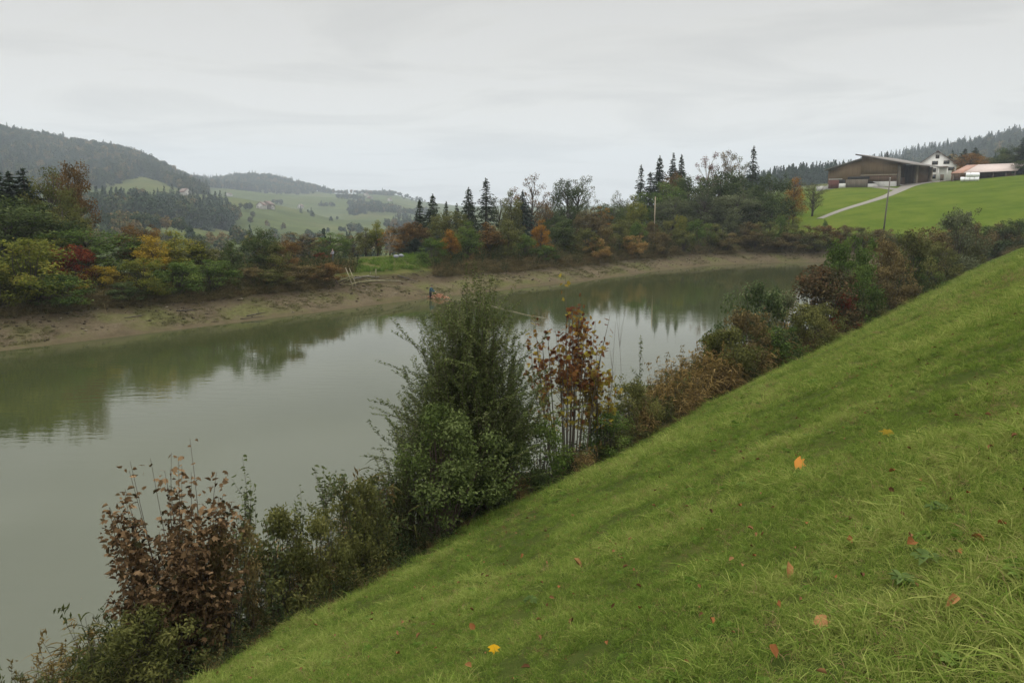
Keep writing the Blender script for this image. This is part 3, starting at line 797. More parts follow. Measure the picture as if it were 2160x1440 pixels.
x, y, r, px, rng = polar_points(1985, 2800, 430, 620, 12.0, 6)
k = (fbm(x / 50, y / 50, 9, 2) > -.06)
wood('farm_wood', x[k], y[k], .35, rng, 'mixed trees of autumn brown and green behind the farm roofs', 'forest', hs=(.4, .75), autumn=.5)
x, y, r, px, rng = polar_points(120, 1330, 250, 470, 8.5, 7)
k = (fbm(x / 45, y / 45, 10, 3) > np.interp(px, [120, 470, 485, 520, 535, 700, 1000, 1330], [-.02, -.02, .3, .3, .02, .06, -.05, -.1])) & ~((px > 480) & (px < 530))
wood('valley_wood', x[k], y[k], .12, rng, 'loose belt of greyish brown trees in the valley bottom behind the dam', 'wood', hs=(.33, .54), autumn=.5)
# copses and tree rows on the rolling pastures
cop = [(573, 458, 42, .05, 'round dark copse alone on the middle pasture'), (500, 470, 70, .15, 'bluish copse beside the valley forest edge'), (603, 462, 16, .0, 'few small trees by the hillside farm track'),
       (748, 452, 66, .15, 'dark copse below the far ridge pasture'), (815, 464, 130, .2, 'long hazy wood band under the far ridge'), (690, 494, 92, .15, 'dark hedge wood along the lower pasture'),
       (738, 420, 62, .1, 'flat oblong grove on the far ridge slope'), (655, 458, 52, .0, 'scattered orchard trees on the middle pasture'), (852, 448, 90, .2, 'hazy wood left of the pond spruces'),
       (640, 508, 70, .0, 'brownish thicket low in the valley beyond the dam'), (785, 492, 120, .1, 'grey wooded slope in the valley beyond the dam'), (800, 411, 66, .0, 'thin tree row on the far ridge crest'), (850, 415, 50, .0, 'tree group at the right end of the far ridge crest'),
       (715, 409, 44, .0, 'small tree row at the left end of the far ridge crest'), (520, 444, 34, .1, 'small tree group on the upper middle pasture'), (420, 414, 34, .3, 'dark tree group beside the farmhouse under the left hill'), (385, 442, 60, .5, 'dark spruce group above the valley forest'),
       (560, 486, 60, .0, 'brown hedge on the lower slope of the middle pasture'), (615, 486, 44, .0, 'greyish bushes at the lower edge of the middle pasture'), (735, 474, 20, .6, 'pointed small trees right of the middle pasture'), (590, 432, 30, .0, 'garden trees beside the hamlet on the middle pasture'),
       (690, 436, 36, .0, 'hazy bushes on the pasture behind the middle hill'), (770, 434, 70, .05, 'hazy hedge across the far ridge slope'), (530, 520, 40, .0, 'bushes in the pale valley field'), (465, 440, 44, .2, 'dark trees right of the spruce group above the valley forest')]
for k, (px, py, wpx, con, lab) in enumerate(cop):
    hx, hy, hz, hr = hit(px, py)
    rng = np.random.default_rng(300 + k)
    wid = wpx / 1690 * hr; dep = min(wid * .9, 160)
    n = max(6, int(wid * dep * .7 / 48))
    a = rng.uniform(0, 6.283, n); q = np.sqrt(rng.uniform(0, 1, n))
    dx, dy, _ = ray(px, py)
    lx = np.cos(a) * q * wid / 2; ly = np.sin(a) * q * dep / 2
    wood('copse', hx + lx * dy + ly * dx, hy - lx * dx + ly * dy, con, rng, lab, 'copse', hs=(.38, .68) if wpx < 70 else (.42, .75), autumn=.38)

x, y, r, px, rng = polar_points(735, 905, 1150, 1750, 12.0, 31)
k = (fbm(x / 120, y / 120, 32, 3) > .0)
wood('ridge_wood', x[k], y[k], .2, rng, 'hazy broken woodland across the slope below the far ridge', 'wood', hs=(.45, .85), autumn=.3)
x, y, r, px, rng = polar_points(690, 900, 2330, 2560, 26.0, 33)
wood('crest_trees', x, y, .15, rng, 'thin line of trees along the crest of the far ridge', 'wood', hs=(.4, .85), autumn=.35)
x, y, r, px, rng = polar_points(450, 760, 700, 1120, 24.0, 34)
k = (fbm(x / 70, y / 70, 35, 3) > .13)
wood('pasture_trees', x[k], y[k], .1, rng, 'scattered trees and hedges over the lower middle pasture', 'wood', hs=(.3, .6), autumn=.45)
# ------------------------------------------------------------------ prototypes for the trees beyond the pond (never linked themselves; every tree is a copy)
PROTO = {}
for k in range(4): PROTO['spruce%d' % k] = spruce(10 + k, H=14, W=5.4, ragged=.28 + .08 * (k % 2), droop=.30 + .1 * (k % 3))
PROTO['spruce_thin'] = spruce(18, H=12, W=4.2, ragged=.45, droop=.5, dens=.6, card=.36)
for k in range(4): PROTO['broad%d' % k] = broad(30 + k, H=12, W=8, nclump=62, leaves=8200, ls=.27, fill=.98, cl=(.08, .145), flat=.92, up=.25, cb=.10)
for k in range(3): PROTO['airy%d' % k] = broad(40 + k, H=14, W=8, nclump=48, leaves=2400, ls=.26, cb=.22, twig=4, cl=(.07, .12), fill=.98)
for k in range(2): PROTO['bare%d' % k] = broad(46 + k, H=12, W=5.5, nclump=40, leaves=2300, ls=.22, cb=.15, twig=5, cl=(.08, .13), fill=1.0)
for k in range(3): PROTO['column%d' % k] = broad(50 + k, H=8, W=3.4, nclump=34, leaves=4200, ls=.20, cb=.03, egg=.55, cl=(.13, .22), flat=1.0)
for k in range(4): PROTO['shrub%d' % k] = shrub(60 + k, H=4.5, W=5, leaves=5200, ls=.19, nclump=38, spikes=14)
for k in range(3): PROTO['bank%d' % k] = shrub(70 + k, H=3.0, W=4.2, leaves=4600, ls=.17, nclump=30, spikes=10, cl=(.08, .14), aspect=.45)
PCACHE = {}
CNT = {}
def plant(kind, name, loc, Hm, Wm, colour, label, cat, group=None, rz=None, bark=None):
    H, W, tm, cm = PROTO[kind]
    CNT[kind] = CNT.get(kind, 0) + 1
    rz = (CNT[kind] * 2.39996 + len(kind)) % 6.283 if rz is None else rz
    t = thing(name, label, cat, loc, rz, group)
    sx, sz = Wm / W, Hm / H
    for me, mat, nm in ((tm, bark or BARK, 'stems' if 'stem' in tm.name else 'trunk'), (cm, FM[colour], 'foliage' if 'fol' in cm.name else 'crown')):
        if not me.materials: me.materials.append(mat)
        o = link(bpy.data.objects.new(nm, me)); o.parent = t
        o.scale = (sx, sx, sz)
        o.material_slots[0].link = 'OBJECT'; o.material_slots[0].material = mat
    return t
# kind, name, picture column of the stem, metres beyond the far shore, row of the top, width in picture px, foliage, category, label, group
T_ = [
 # left corner, on and behind the dam
 ('spruce0','spruce',-30,30,350,130,'spruce','spruce','dark spruce cut by the left edge of the view behind the yellow green shrubs'),
 ('spruce1','spruce',10,25,352,120,'spruce','spruce','dark spruce first from the left edge among the three tops'),
 ('spruce2','spruce',38,28,360,110,'spruce','spruce','dark spruce with a blunt top between its two taller neighbours at far left'),
 ('spruce3','spruce',68,24,354,120,'spruce','spruce','tall dark spruce nearest to the red orange beech on the left'),
 ('broad0','maple_tree',122,22,368,92,'olive','tree','tall olive brown tree between the dark spruces and the red orange beech'),
 ('broad2','beech_tree',158,25,352,90,'rust','tree','red orange beech with a thin crown standing highest on the left side'),
 ('broad1','broadleaf_tree',20,18,418,200,'dark_green','tree','broad dark green tree in front of the left spruces'),
 ('broad2','broadleaf_tree',85,17,438,130,'dark_green','tree','dark green rounded tree below the tall olive brown tree'),
 ('broad3','broadleaf_tree',140,18,430,100,'olive','tree','olive tree at the foot of the red orange beech'),
 ('shrub0','shrub',60,7.6,520,175,'yellow_green','shrub','large yellow green shrub hanging over the mud at the far left'),
 ('shrub1','shrub',-20,7.2,560,120,'yellow_green','shrub','yellow green shrub cut by the left edge just above the mud'),
 ('shrub3','shrub',118,6.9,585,120,'green','shrub','low green shrub over the mud between the yellow green and orange shrubs'),
 ('shrub2','shrub',150,9.0,528,92,'red','shrub','dark red shrub between the yellow green shrub and the small orange one'),
 ('shrub1','shrub',205,8.0,566,78,'yellow','shrub','small yellow orange shrub right of the dark red one'),
 ('broad2','broadleaf_tree',180,14,486,185,'green','tree','mid green rounded tree behind the dark red shrub'),
 ('broad0','broadleaf_tree',112,13,500,95,'yellow_green','tree','yellowish green tree rising behind the large yellow green shrub'),
 ('shrub0','shrub',265,6.9,598,80,'dark_green','shrub','low dark green shrub in the dip between the two yellow green groups'),
 ('broad3','broadleaf_tree',297,13,472,78,'rust','tree','rusty brown tree behind the bright yellow shrub on the left dam'),
 ('column0','maple_sapling',322,9,496,78,'yellow','tree','bright yellow young tree in the left shrub group on the dam'),
 ('column1','willow_bush',375,10,486,100,'yellow_green','bush','tall light green willow bush right of the bright yellow young tree'),
 ('shrub2','shrub',305,7.4,552,95,'yellow_green','shrub','yellow green shrub below the bright yellow young tree'),
 ('shrub3','shrub',370,7.2,560,110,'green','shrub','green shrub overhanging the mud below the light green willow bush'),
 ('column2','broadleaf_tree',425,10,505,80,'olive','tree','olive green young tree right of the light green willow bush'),
 ('shrub0','shrub',445,7.4,555,95,'green','shrub','green shrub right end of the left group beside the dark ivy bush'),
 ('column0','dark_bush',488,8,505,52,'dark_green','bush','dark upright bush closing the left group before the gap with the pale field'),
 # the low middle part of the dam
 ('bank0','bramble',530,7.2,568,70,'brown','shrub','low brownish bramble at the foot of the dam left of the dark round tree'),
 ('broad1','broadleaf_tree',551,9,482,72,'dark_green','tree','dark round tree standing alone right of the gap with the pale field'),
 ('shrub1','shrub',578,8,520,70,'olive','shrub','olive shrub leaning against the dark round tree'),
 ('shrub2','shrub',606,9,515,76,'rust','shrub','russet shrub between the dark round tree and the person on the dam'),
 ('airy1','broadleaf_tree',640,18,488,95,'brown','tree','thin brownish tree behind the russet shrub on the dam'),
 ('bank1','bramble',570,7.0,572,90,'olive','shrub','brown green bramble over the mud below the olive shrub'),
 ('bank2','bramble',628,7.0,562,100,'brown','shrub','brown bramble strip below the russet shrub'),
 ('bank0','bramble',690,6.9,560,86,'rust','shrub','rusty bramble on the bank edge below the person on the dam'),
 ('broad0','broadleaf_tree',703,20,494,84,'green','tree','round green tree directly behind the person on the dam'),
 ('shrub3','shrub',680,15.5,535,46,'red','shrub','small reddish shrub at the left side of the person on the dam'),
 ('airy2','broadleaf_tree',745,30,490,70,'brown','tree','pale brown leafless tree behind the round green one'),
 ('column1','broadleaf_tree',772,24,480,44,'olive','tree','narrow olive tree, first of the slim pair right of the round green one'),
 ('column2','broadleaf_tree',797,24,464,40,'yellow_green','tree','slim yellow green tree right of the narrow olive one'),
 ('bare0','birch_tree',823,22,485,48,'orange','tree','slim birch with pale trunk and thin orange leaves behind the green mound'),
 ('broad3','broadleaf_tree',852,27,470,66,'rust','tree','rust coloured tree left of the blue green spruce bush'),
 ('spruce3','spruce',876,19,500,54,'spruce_blue','spruce','short bushy blue green spruce behind the green mound'),
 ('broad1','broadleaf_tree',878,26,468,62,'rust','tree','russet tree peeping over the short bushy spruce'),
 # spruces of the middle group
 ('spruce0','spruce',888,38,420,56,'spruce','spruce','dark spruce at the left end of the middle spruce group'),
 ('spruce1','spruce',915,40,408,62,'spruce','spruce','dark spruce, taller neighbour of the left end one in the middle group'),
 ('spruce2','spruce',943,42,424,44,'spruce','spruce','dark slightly shorter spruce in the middle of the middle group'),
 ('spruce3','spruce',965,42,428,40,'spruce','spruce','small dark spruce top just left of the two tallest middle spruces'),
 ('spruce1','spruce',990,38,394,62,'spruce','spruce','tall dark spruce left one of the two tallest in the middle group'),
 ('spruce_thin','spruce',1026,36,376,70,'spruce','spruce','ragged dark spruce, tallest of the middle group'),
 ('bare1','broadleaf_tree',1055,40,412,60,'grey_green','tree','thin grey leafless tree right of the ragged tallest spruce'),
 ('broad2','broadleaf_tree',950,22,448,80,'olive','tree','olive tree in front of the middle spruces above the orange young maple'),
 ('spruce2','spruce',1102,30,402,58,'spruce_blue','spruce','dark spruce half hidden in front of the tall brown beech'),
 ('airy0','beech_tree',1122,33,378,92,'rust','tree','tall brown beech with sparse crown in the middle of the far bank'),
 ('column1','broadleaf_tree',1080,29,402,54,'olive','tree','olive yellow tree left of the dark spruce and tall brown beech'),
 ('airy2','beech_tree',1150,36,412,50,'brown','tree','small brown beech at the right side of the tall brown one'),
 ('broad3','broadleaf_tree',1196,32,378,74,'dark_green','tree','very dark tall tree right of the brown beech'),
 ('airy1','broadleaf_tree',1218,34,368,72,'grey_green','tree','feathery thin topped tree rising from behind the very dark tall tree'),
 ('broad1','broadleaf_tree',1170,26,455,60,'dark_green','tree','dark green tree below the very dark tall tree'),
 # front row of young trees on the crest
 ('shrub2','shrub',912,8.5,508,66,'green','shrub','green shrub at the right end of the green mound'),
 ('column0','maple_sapling',950,9,484,46,'orange','tree','glowing orange young maple on the crest of the far bank'),
 ('column1','broadleaf_sapling',986,8.6,466,60,'green','tree','bright green young tree right of the glowing orange young maple'),
 ('column2','broadleaf_sapling',1032,9,468,66,'rust','tree','rust brown young tree in the front row of the far bank'),
 ('column0','broadleaf_sapling',1072,9,462,58,'olive','tree','olive green young tree right of the rust brown one in the front row'),
 ('shrub0','shrub',1058,8,505,64,'olive','shrub','olive shrub at the foot of the rust brown and olive young trees'),
 ('column1','hornbeam_sapling',1141,9,463,46,'orange','tree','yellow orange young tree, second orange one of the front row'),
 ('shrub1','shrub',1108,8,500,56,'green','shrub','green shrub left of the second orange young tree'),
 ('shrub3','shrub',1150,7.6,520,50,'green','shrub','small green shrub below the second orange young tree'),
 ('column2','broadleaf_sapling',1188,9,462,72,'dark_green','tree','dark green bushy young tree right of the second orange one'),
 ('shrub2','shrub',1208,8,500,56,'olive','shrub','dark olive shrub at the right foot of the dark bushy young tree'),
 ('broad0','broadleaf_tree',1248,22,442,76,'brown','tree','brownish tree beyond the crest right of the dark bushy young tree'),
 ('bare0','broadleaf_tree',1268,26,432,44,'orange','tree','thin tree with orange leaves beyond the overhanging grass bank'),
 ('airy2','broadleaf_tree',1306,40,408,54,'grey_green','tree','small dark feathery tree standing clear against the sky right of the gap'),
 ('broad2','broadleaf_tree',1290,34,432,80,'dark_green','tree','low dark tree under the small feathery one'),
 ('column1','broadleaf_tree',1335,24,412,56,'yellow_green','tree','yellowish slim tree at the left foot of the right spruces'),
 ('shrub0','shrub',1310,14,470,76,'olive','shrub','olive bush in front of the yellowish slim tree'),
 # right group
 ('spruce_thin','spruce',1347,56,348,46,'spruce','spruce','ragged dark spruce at the left end of the right group'),
 ('spruce0','spruce',1366,58,362,50,'spruce','spruce','dark spruce a little lower, second from the left in the right group'),
 ('spruce1','spruce',1385,56,328,56,'spruce','spruce','tall dark spruce with broad foot in the right group'),
 ('spruce3','spruce',1413,58,322,44,'spruce','spruce','tall dark spruce, left one of the close twin tops'),
 ('spruce2','spruce',1430,58,326,46,'spruce','spruce','tall dark spruce, right one of the close twin tops'),
 ('broad3','broadleaf_tree',1413,44,364,56,'rust','tree','orange brown tree top below the close twin spruces'),
 ('broad0','broadleaf_tree',1395,30,392,110,'green','tree','dark olive green round tree below the tall right spruces'),
 ('broad1','broadleaf_tree',1450,36,372,120,'dark_green','tree','big dark green tree below and right of the twin spruces'),
 ('broad2','broadleaf_tree',1508,34,366,120,'dark_green','tree','big dark green tree below the three thin poplars'),
 ('broad3','broadleaf_tree',1560,32,378,110,'dark_green','tree','big dark green tree left of the spruce with one sided top'),
 ('broad0','broadleaf_tree',1480,24,402,100,'grey_green','tree','grey green round tree low in the right group'),
 ('broad1','broadleaf_tree',1545,22,410,120,'grey_green','tree','wide grey green willow tree in the front of the right group'),
 ('broad2','broadleaf_tree',1420,22,418,90,'grey_green','tree','grey green low tree right of the pale pole'),
 ('bare0','poplar_tree',1488,48,316,56,'maroon','tree','thin poplar with reddish leaves, left one of the three against the sky'),
 ('bare1','poplar_tree',1522,48,314,50,'brown','tree','thin poplar with brown leaves, middle one of the three against the sky'),
 ('bare0','poplar_tree',1549,50,318,44,'grey_green','tree','thin bare greyish poplar, right one of the three against the sky'),
 ('spruce_thin','spruce',1578,46,308,46,'spruce','spruce','tall spruce with one sided ragged top right of the thin poplars'),
 ('broad3','broadleaf_tree',1621,30,366,72,'dark_green','tree','dark round tree at the right end of the dark group'),
 ('broad1','broadleaf_tree',1600,20,405,72,'dark_green','tree','dark green tree low at the right end of the group before the meadow'),
 ('column0','broadleaf_tree',1667,44,374,46,'orange','tree','orange yellow slim tree between the dark group and the meadow'),
 ('airy1','broadleaf_tree',1706,60,384,56,'olive','tree','thin olive tree on the meadow slope right of the orange yellow slim tree'),
 ('shrub1','shrub',1655,42,428,50,'yellow_green','shrub','yellowish bush below the orange yellow slim tree'),
]
for kind, name, px, s, py, wpx, colour, cat, label in T_:
    x, y, r = at_sd(px, s)
    z = hgt(x, y)
    if s < 8: s = max(s - 1.5, 4.9); x, y, r = at_sd(px, s); z = hgt(x, y)
    ht = (ztop(px, py, r) - z) * (1.07 if kind[:5] in ('broad', 'colum', 'airy0', 'airy1', 'airy2') else 1.0)
    if kind[:3] == 'col': wpx *= .88
    plant(kind, name, (x, y, z - .05), ht, max(wpx / 1690 * r, 1.0) * (1.45 if 'spruce' in kind else 1.12), colour, label, cat,
          bark=BARK_PALE if name in ('birch_tree', 'poplar_tree') else None)

# shrubs along the undercut bank round the far end: column, beyond shore, top row, width px, colour, label
B_ = [
 (1238,8,488,60,'olive','low olive shrub at the left end of the overhanging grass bank'),
 (1270,8,484,56,'brown','brownish shrub on the overhanging bank right of the low olive one'),
 (1305,8,478,60,'olive','olive shrub on the overhanging bank below the feathery tree'),
 (1340,8,476,54,'green','green shrub on the bank left of the pale pole'),
 (1372,9,474,50,'brown','brown grassy shrub at the foot of the pale pole'),
 (1405,9,470,56,'olive','olive shrub on the bank right of the pale pole'),
 (1436,9,462,40,'yellow_green','small yellow tinted shrub on the far end bank'),
 (1468,8,470,66,'green','dense green shrub over the undercut at the far end'),
 (1500,8,476,60,'olive','olive shrub over the dark undercut at the far end'),
 (1541,9,458,52,'grey_green','taller greyish shrub in the middle of the far end bank'),
 (1575,8,474,60,'brown','brown shrub right of the taller greyish one at the far end'),
 (1608,8,472,54,'olive','olive brown shrub near the white marker post'),
 (1642,9,462,34,'green','upright green shrub in front of the meadow at the far end'),
 (1672,8,478,60,'olive','olive shrub at the meadow edge right of the upright green one'),
 (1708,8,480,56,'brown','brown shrub at the meadow edge left of the utility pole'),
 (1742,8,480,60,'rust','russet shrub at the meadow edge left of the utility pole'),
 (1776,8,480,56,'brown','brown green shrub in the right corner of the far end bank'),
 (1812,8,482,60,'olive','olive shrub below the utility pole in the far end corner'),
 (1850,9,486,60,'brown','low brown shrub directly below the utility pole'),
 (1255,6.9,505,60,'gold','tuft of pale hanging grass on the left of the undercut bank'),
 (1330,6.9,500,60,'gold','tuft of pale hanging grass below the feathery tree'),
 (1395,6.9,496,60,'brown','tuft of brown hanging grass right of the pale pole'),
 (1440,6.8,492,66,'olive','clump of drooping sedge at the far end undercut'),
 (1530,6.8,494,60,'brown','clump of brown drooping sedge in the middle of the far end'),
 (1590,6.8,492,60,'brown','clump of dark drooping sedge under the olive brown shrub'),
 (1655,6.8,494,70,'brown','clump of drooping brown sedge under the upright green shrub'),
 (1720,6.8,496,70,'olive','clump of drooping olive sedge at the meadow edge'),
]
for k, (px, s, py, wpx, colour, label) in enumerate(B_):
    x, y, r = at_sd(px, s - 1.4 if s < 8.5 else s); z = hgt(x, y)
    plant('bank%d' % (k % 3), 'shrub', (x, y, z - .1), max(ztop(px, py, r) - z, 1.0), wpx / 1690 * r * 1.15, colour, label, 'shrub')
# the lone young tree on the meadow behind the bank
x, y, z, r = hit(1739, 494); plant('column2', 'sapling', (x, y, z), 3.2, 1.3, 'green', 'small lone sapling on the meadow edge left of the utility pole', 'sapling')
# ------------------------------------------------------------------ the near bank: shrubs, saplings and reeds along the foot of the grass slope
def spot(px, n):
    x, y, r = at_sd(px, n, far=False)
    if r > 150 or r < 0:
        dx, dy, _ = ray(px, 500); r = 150.0; x, y = dx * r, dy * r
    return x, y, hgt(x, y), r
def top_h(px, n, py):
    x, y, z, r = spot(px, n); return ztop(px, py, r) - z
def shoots(seed, H, W, ns, leaf, lw, step, shape='oval', lo=.15, fan=1.0, curve=.15, side=2, stem_r=.012, tint_top=0.0, bare=0.0, tipn=0, height_pow=.5):
    """upright leafy shoots from one stool; leaves sit along each shoot"""
    rng = np.random.default_rng(seed); lv = Leaves(seed + 1); mb = MB()
    for k in range(ns):
        a = rng.uniform(0, 6.283); q = rng.uniform(0, 1) ** .6
        h = H * (1 - .55 * q ** 1.6) * rng.uniform(.72, 1.02)
        e = np.array([math.cos(a) * q * W / 2 * fan, math.sin(a) * q * W / 2 * fan, h])
        b = np.array([e[0] * .18 + rng.normal() * .05, e[1] * .18 + rng.normal() * .05, -.15])
        P = bend(b, e, rng, 9, curve * .4, 0)
        P[:, :2] = b[:2] + (e[:2] - b[:2]) * (np.linspace(0, 1, 9)[:, None] ** 1.25) + (P[:, :2] - (b[:2] + (e[:2] - b[:2]) * np.linspace(0, 1, 9)[:, None]))
        mb.tube(P, np.linspace(stem_r * rng.uniform(.7, 1.3), .003, 9), 4, tint=rng.uniform(.3, .7), cap=False)
        paths = [(P, lo)]
        for s_ in range(side):
            i = rng.integers(3, 7); p0 = P[i]
            p1 = p0 + np.array([rng.normal() * .16 * W, rng.normal() * .16 * W, rng.uniform(.1, .28) * h])
            Q = bend(p0, p1, rng, 5, .06); mb.tube(Q, np.linspace(stem_r * .4, .002, 5), 3, cap=False); paths.append((Q, .1))
        for Q, l0 in paths:
            d = np.concatenate([[0], np.cumsum(np.linalg.norm(np.diff(Q, axis=0), axis=1))])
            m = int(d[-1] * (1 - l0) / step)
            if m < 1: continue
            t = np.linspace(l0, 1, m) * d[-1] + rng.normal(size=m) * step * .3
            C = np.stack([np.interp(t, d, Q[:, i]) for i in range(3)], -1)
            ax = sphere_dirs(rng, m) * [1, 1, .3] + [0, 0, .45]; ax = unit(ax)
            keep = rng.random(m) > bare * (1 - (C[:, 2] / H))
            C = C + ax * leaf * .55
            ti = np.clip(.42 + rng.normal() * .12 + rng.normal(size=m) * .15 + tint_top * (C[:, 2] / H - .5), 0, 1)
            lv.add(C[keep], leaf, lw, ti[keep], nrm=np.array([[0, 0, .8]]), axis=ax[keep], shape=shape, jit=.45)
    return H, W, mb.mesh('stems'), lv.mesh('foliage')

def place_new(parts, name, px, n, label, cat, colour, bark=BARK_RED, rz=0.0, group=None):
    H, W, tm, cm = parts
    x, y, z, r = spot(px, n)
    t = thing(name, label, cat, (x, y, z), rz, group)
    mobj('stems', tm, bark, t); mobj('foliage', cm, FM[colour] if isinstance(colour, str) else colour, t)
    return t
fm('dogwood', (.034,.050,.014), (.070,.096,.026), (.14,.17,.062), trans=.25)
fm('willow_near', (.046,.064,.018), (.102,.126,.038), (.23,.245,.115), trans=.25)
fm('alder', (.046,.060,.024), (.090,.108,.045), (.15,.17,.08), trans=.35)
M_REDMAPLE = foliage_mat('red_maple_leaf', (.080,.028,.014), (.165,.075,.026), (.30,.25,.040), trans=.35)
FM['red_maple'] = M_REDMAPLE
BARK_STEM = solid_mat('stem_bark', (.085,.072,.055), rough=.85, var=.35, scale=6, stretch=(1,1,.3))

# the large dry brown maple, lower left
def dry_maple():
    H, W = top_h(335, 13.3, 950), 2.6
    rng = np.random.default_rng(7); lv = Leaves(8); mb = MB()
    for k in range(74):
        a = rng.uniform(0, 6.283); q = rng.uniform(0, 1) ** .5
        h = H * rng.uniform(.42, .95) * (1 - .16 * q ** 2)
        if k < 7: h = H * rng.uniform(.93, 1.02); q *= .6
        e = np.array([math.cos(a) * q * W / 2, math.sin(a) * q * W / 2, h]); b = e * [.16, .16, 0] + [rng.normal() * .07, rng.normal() * .07, -.15]
        P = bend(b, e, rng, 8, .03)
        mb.tube(P, np.linspace(.016, .004, 8), 4, cap=False)
        d = np.linspace(0, 1, 8)
        m = rng.integers(80, 120) if k >= 7 else rng.integers(9, 13)
        t = rng.uniform(.30, 1, m) if k >= 7 else np.concatenate([rng.uniform(.45, .8, m - 4), [.9, .94, .985, 1]])
        C = np.stack([np.interp(t, d, P[:, i]) for i in range(3)], -1)
        ax = unit(sphere_dirs(rng, m) * [1, 1, .35] + [0, 0, -.35])
        C = C + ax * rng.uniform(.05, .26, m)[:, None]
        ti = np.clip(.5 + rng.normal(size=m) * .22 + .15 * (C[:, 2] / H - .5), 0, 1)
        g = rng.random(m)
        lv.add(C[g < .55], .125, .085, ti[g < .55], nrm=np.array([[0, 0, .5]]), axis=ax[g < .55], shape='curl', jit=.5)
        lv.add(C[g >= .55], .13, .13, ti[g >= .55], nrm=np.array([[0, 0, .8]]), axis=ax[g >= .55], shape='maple', jit=.45)
    return H, W, mb.mesh('stems'), lv.mesh('foliage')
place_new(dry_maple(), 'maple_shrub', 330, 13.3, 'withered maple shrub with curled brown leaves at the lower left', 'shrub', 'dry_maple')
# slender alder saplings
ALD = [(490, 13.8, 942, 1.3, 3, 'slender alder sapling with few leaves next to the withered maple'),
       (670, 13.8, 908, 1.6, 4, 'slender alder sapling with a dark leaning stem, the taller of the middle two'),
       (715, 13.6, 955, 1.3, 4, 'small alder sapling right of the taller leaning one'),
       (600, 14.2, 985, 1.5, 4, 'low sparse alder sapling between the two taller ones over the water'),
       (770, 13.9, 935, 1.2, 4, 'thin alder sapling close to the left side of the big willow'),
       (540, 13.2, 1020, 1.3, 4, 'short leafy alder sapling above the brambles beside the withered maple'),
       (1352, 14.2, 706, 1.3, 4, 'thin grey green sapling standing over the water right of the red maple stems')]
for k, (px, n, py, W, ns, lab) in enumerate(ALD):
    place_new(shoots(120 + k, top_h(px, n, py), W, ns + 1, .115, .078, .085, lo=.2, side=7, stem_r=.014, fan=.8), 'alder_sapling', px, n, lab, 'sapling', 'alder')
# big willow
place_new(shoots(140, top_h(985, 14.3, 592) * 1.10, 4.9, 230, .10, .030, .026, lo=.08, side=5, stem_r=.018, curve=.14), 'willow_bush', 985, 14.3, 'tall dense willow bush rising in front of the pond', 'bush', 'willow_near')
place_new(shoots(141, top_h(880, 13.9, 800), 2.6, 60, .090, .026, .034, lo=.1, side=3, stem_r=.012, curve=.14), 'willow_bush', 868, 13.9, 'lower willow bush on the left flank of the tall one', 'bush', 'willow_near')
# dogwood in front of it
place_new(shrub(150, top_h(930, 12.9, 880), 3.5, leaves=9000, ls=.095, nclump=46, shape='oval', aspect=.6, spikes=10, cl=(.08,.14)), 'dogwood_shrub', 925, 12.9, 'broad dark leaved dogwood shrub in front of the tall willow', 'shrub', 'dogwood')
place_new(shrub(151, top_h(1050, 12.9, 930), 2.5, leaves=5200, ls=.085, nclump=34, shape='oval', aspect=.6, spikes=6, cl=(.08,.15)), 'dogwood_shrub', 1050, 12.9, 'smaller dark green shrub between the dogwood and the red maple stems', 'shrub', 'dark_green')
place_new(shrub(152, top_h(1140, 13.0, 905), 2.2, leaves=3800, ls=.09, nclump=26, shape='oval', aspect=.62, spikes=5, cl=(.09,.16)), 'elder_shrub', 1140, 13.0, 'fresh green elder shrub at the left foot of the red maple stems', 'shrub', 'green')
# red maple clump with bare lower stems
def red_maple(H, W, seed, ns, nl, tshift=0):
    rng = np.random.default_rng(seed); lv = Leaves(seed + 1); mb = MB()
    for k in range(ns):
        a = rng.uniform(0, 6.283); q = rng.uniform(0, 1) ** .6
        h = H * rng.uniform(.72, .97) * (1 - .16 * q)
        if k == 0: h, q = H * 1.0, .12
        e = np.array([math.cos(a) * q * W / 2, math.sin(a) * q * W / 2, h]); b = np.array([e[0] * .42, e[1] * .42, -.2])
        P = bend(b, e, rng, 9, .02)
        mb.tube(P, np.linspace(rng.uniform(.018, .036), .006, 9), 5, tint=rng.uniform(.2, .8), cap=False)
        d = np.linspace(0, 1, 9); paths = [(P, .52)]
        for s_ in range(rng.integers(2, 5)):
            t0 = rng.uniform(.3, .8); p0 = np.array([np.interp(t0, d, P[:, i]) for i in range(3)])
            p1 = p0 + [rng.normal() * .32, rng.normal() * .32, rng.uniform(.5, 1.2)]
            Q = bend(p0, p1, rng, 5, .05); mb.tube(Q, np.linspace(.011, .003, 5), 3, cap=False); paths.append((Q, .35))
        for Q, l0 in paths:
            m = int(nl * (1 if l0 > .5 else .4) * rng.uniform(.6, 1.3)); dq = np.linspace(0, 1, len(Q))
            t = rng.uniform(l0, 1, m) ** .8
            C = np.stack([np.interp(t, dq, Q[:, i]) for i in range(3)], -1)
            ax = unit(sphere_dirs(rng, m) * [1, 1, .3] + [0, 0, -.25])
            C = C + ax * rng.uniform(.08, .2, m)[:, None]
            f = C[:, 2] / H
            ti = np.clip(.42 + rng.normal(size=m) * .24 + tshift + .75 * smooth(.86, 1.0, f) + .35 * smooth(.5, .36, f), 0, 1)
            lv.add(C, .185, .185, ti, nrm=np.array([[0, 0, .55]]), axis=ax, shape='maple', jit=.5)
    return H, W, mb.mesh('stems'), lv.mesh('foliage')
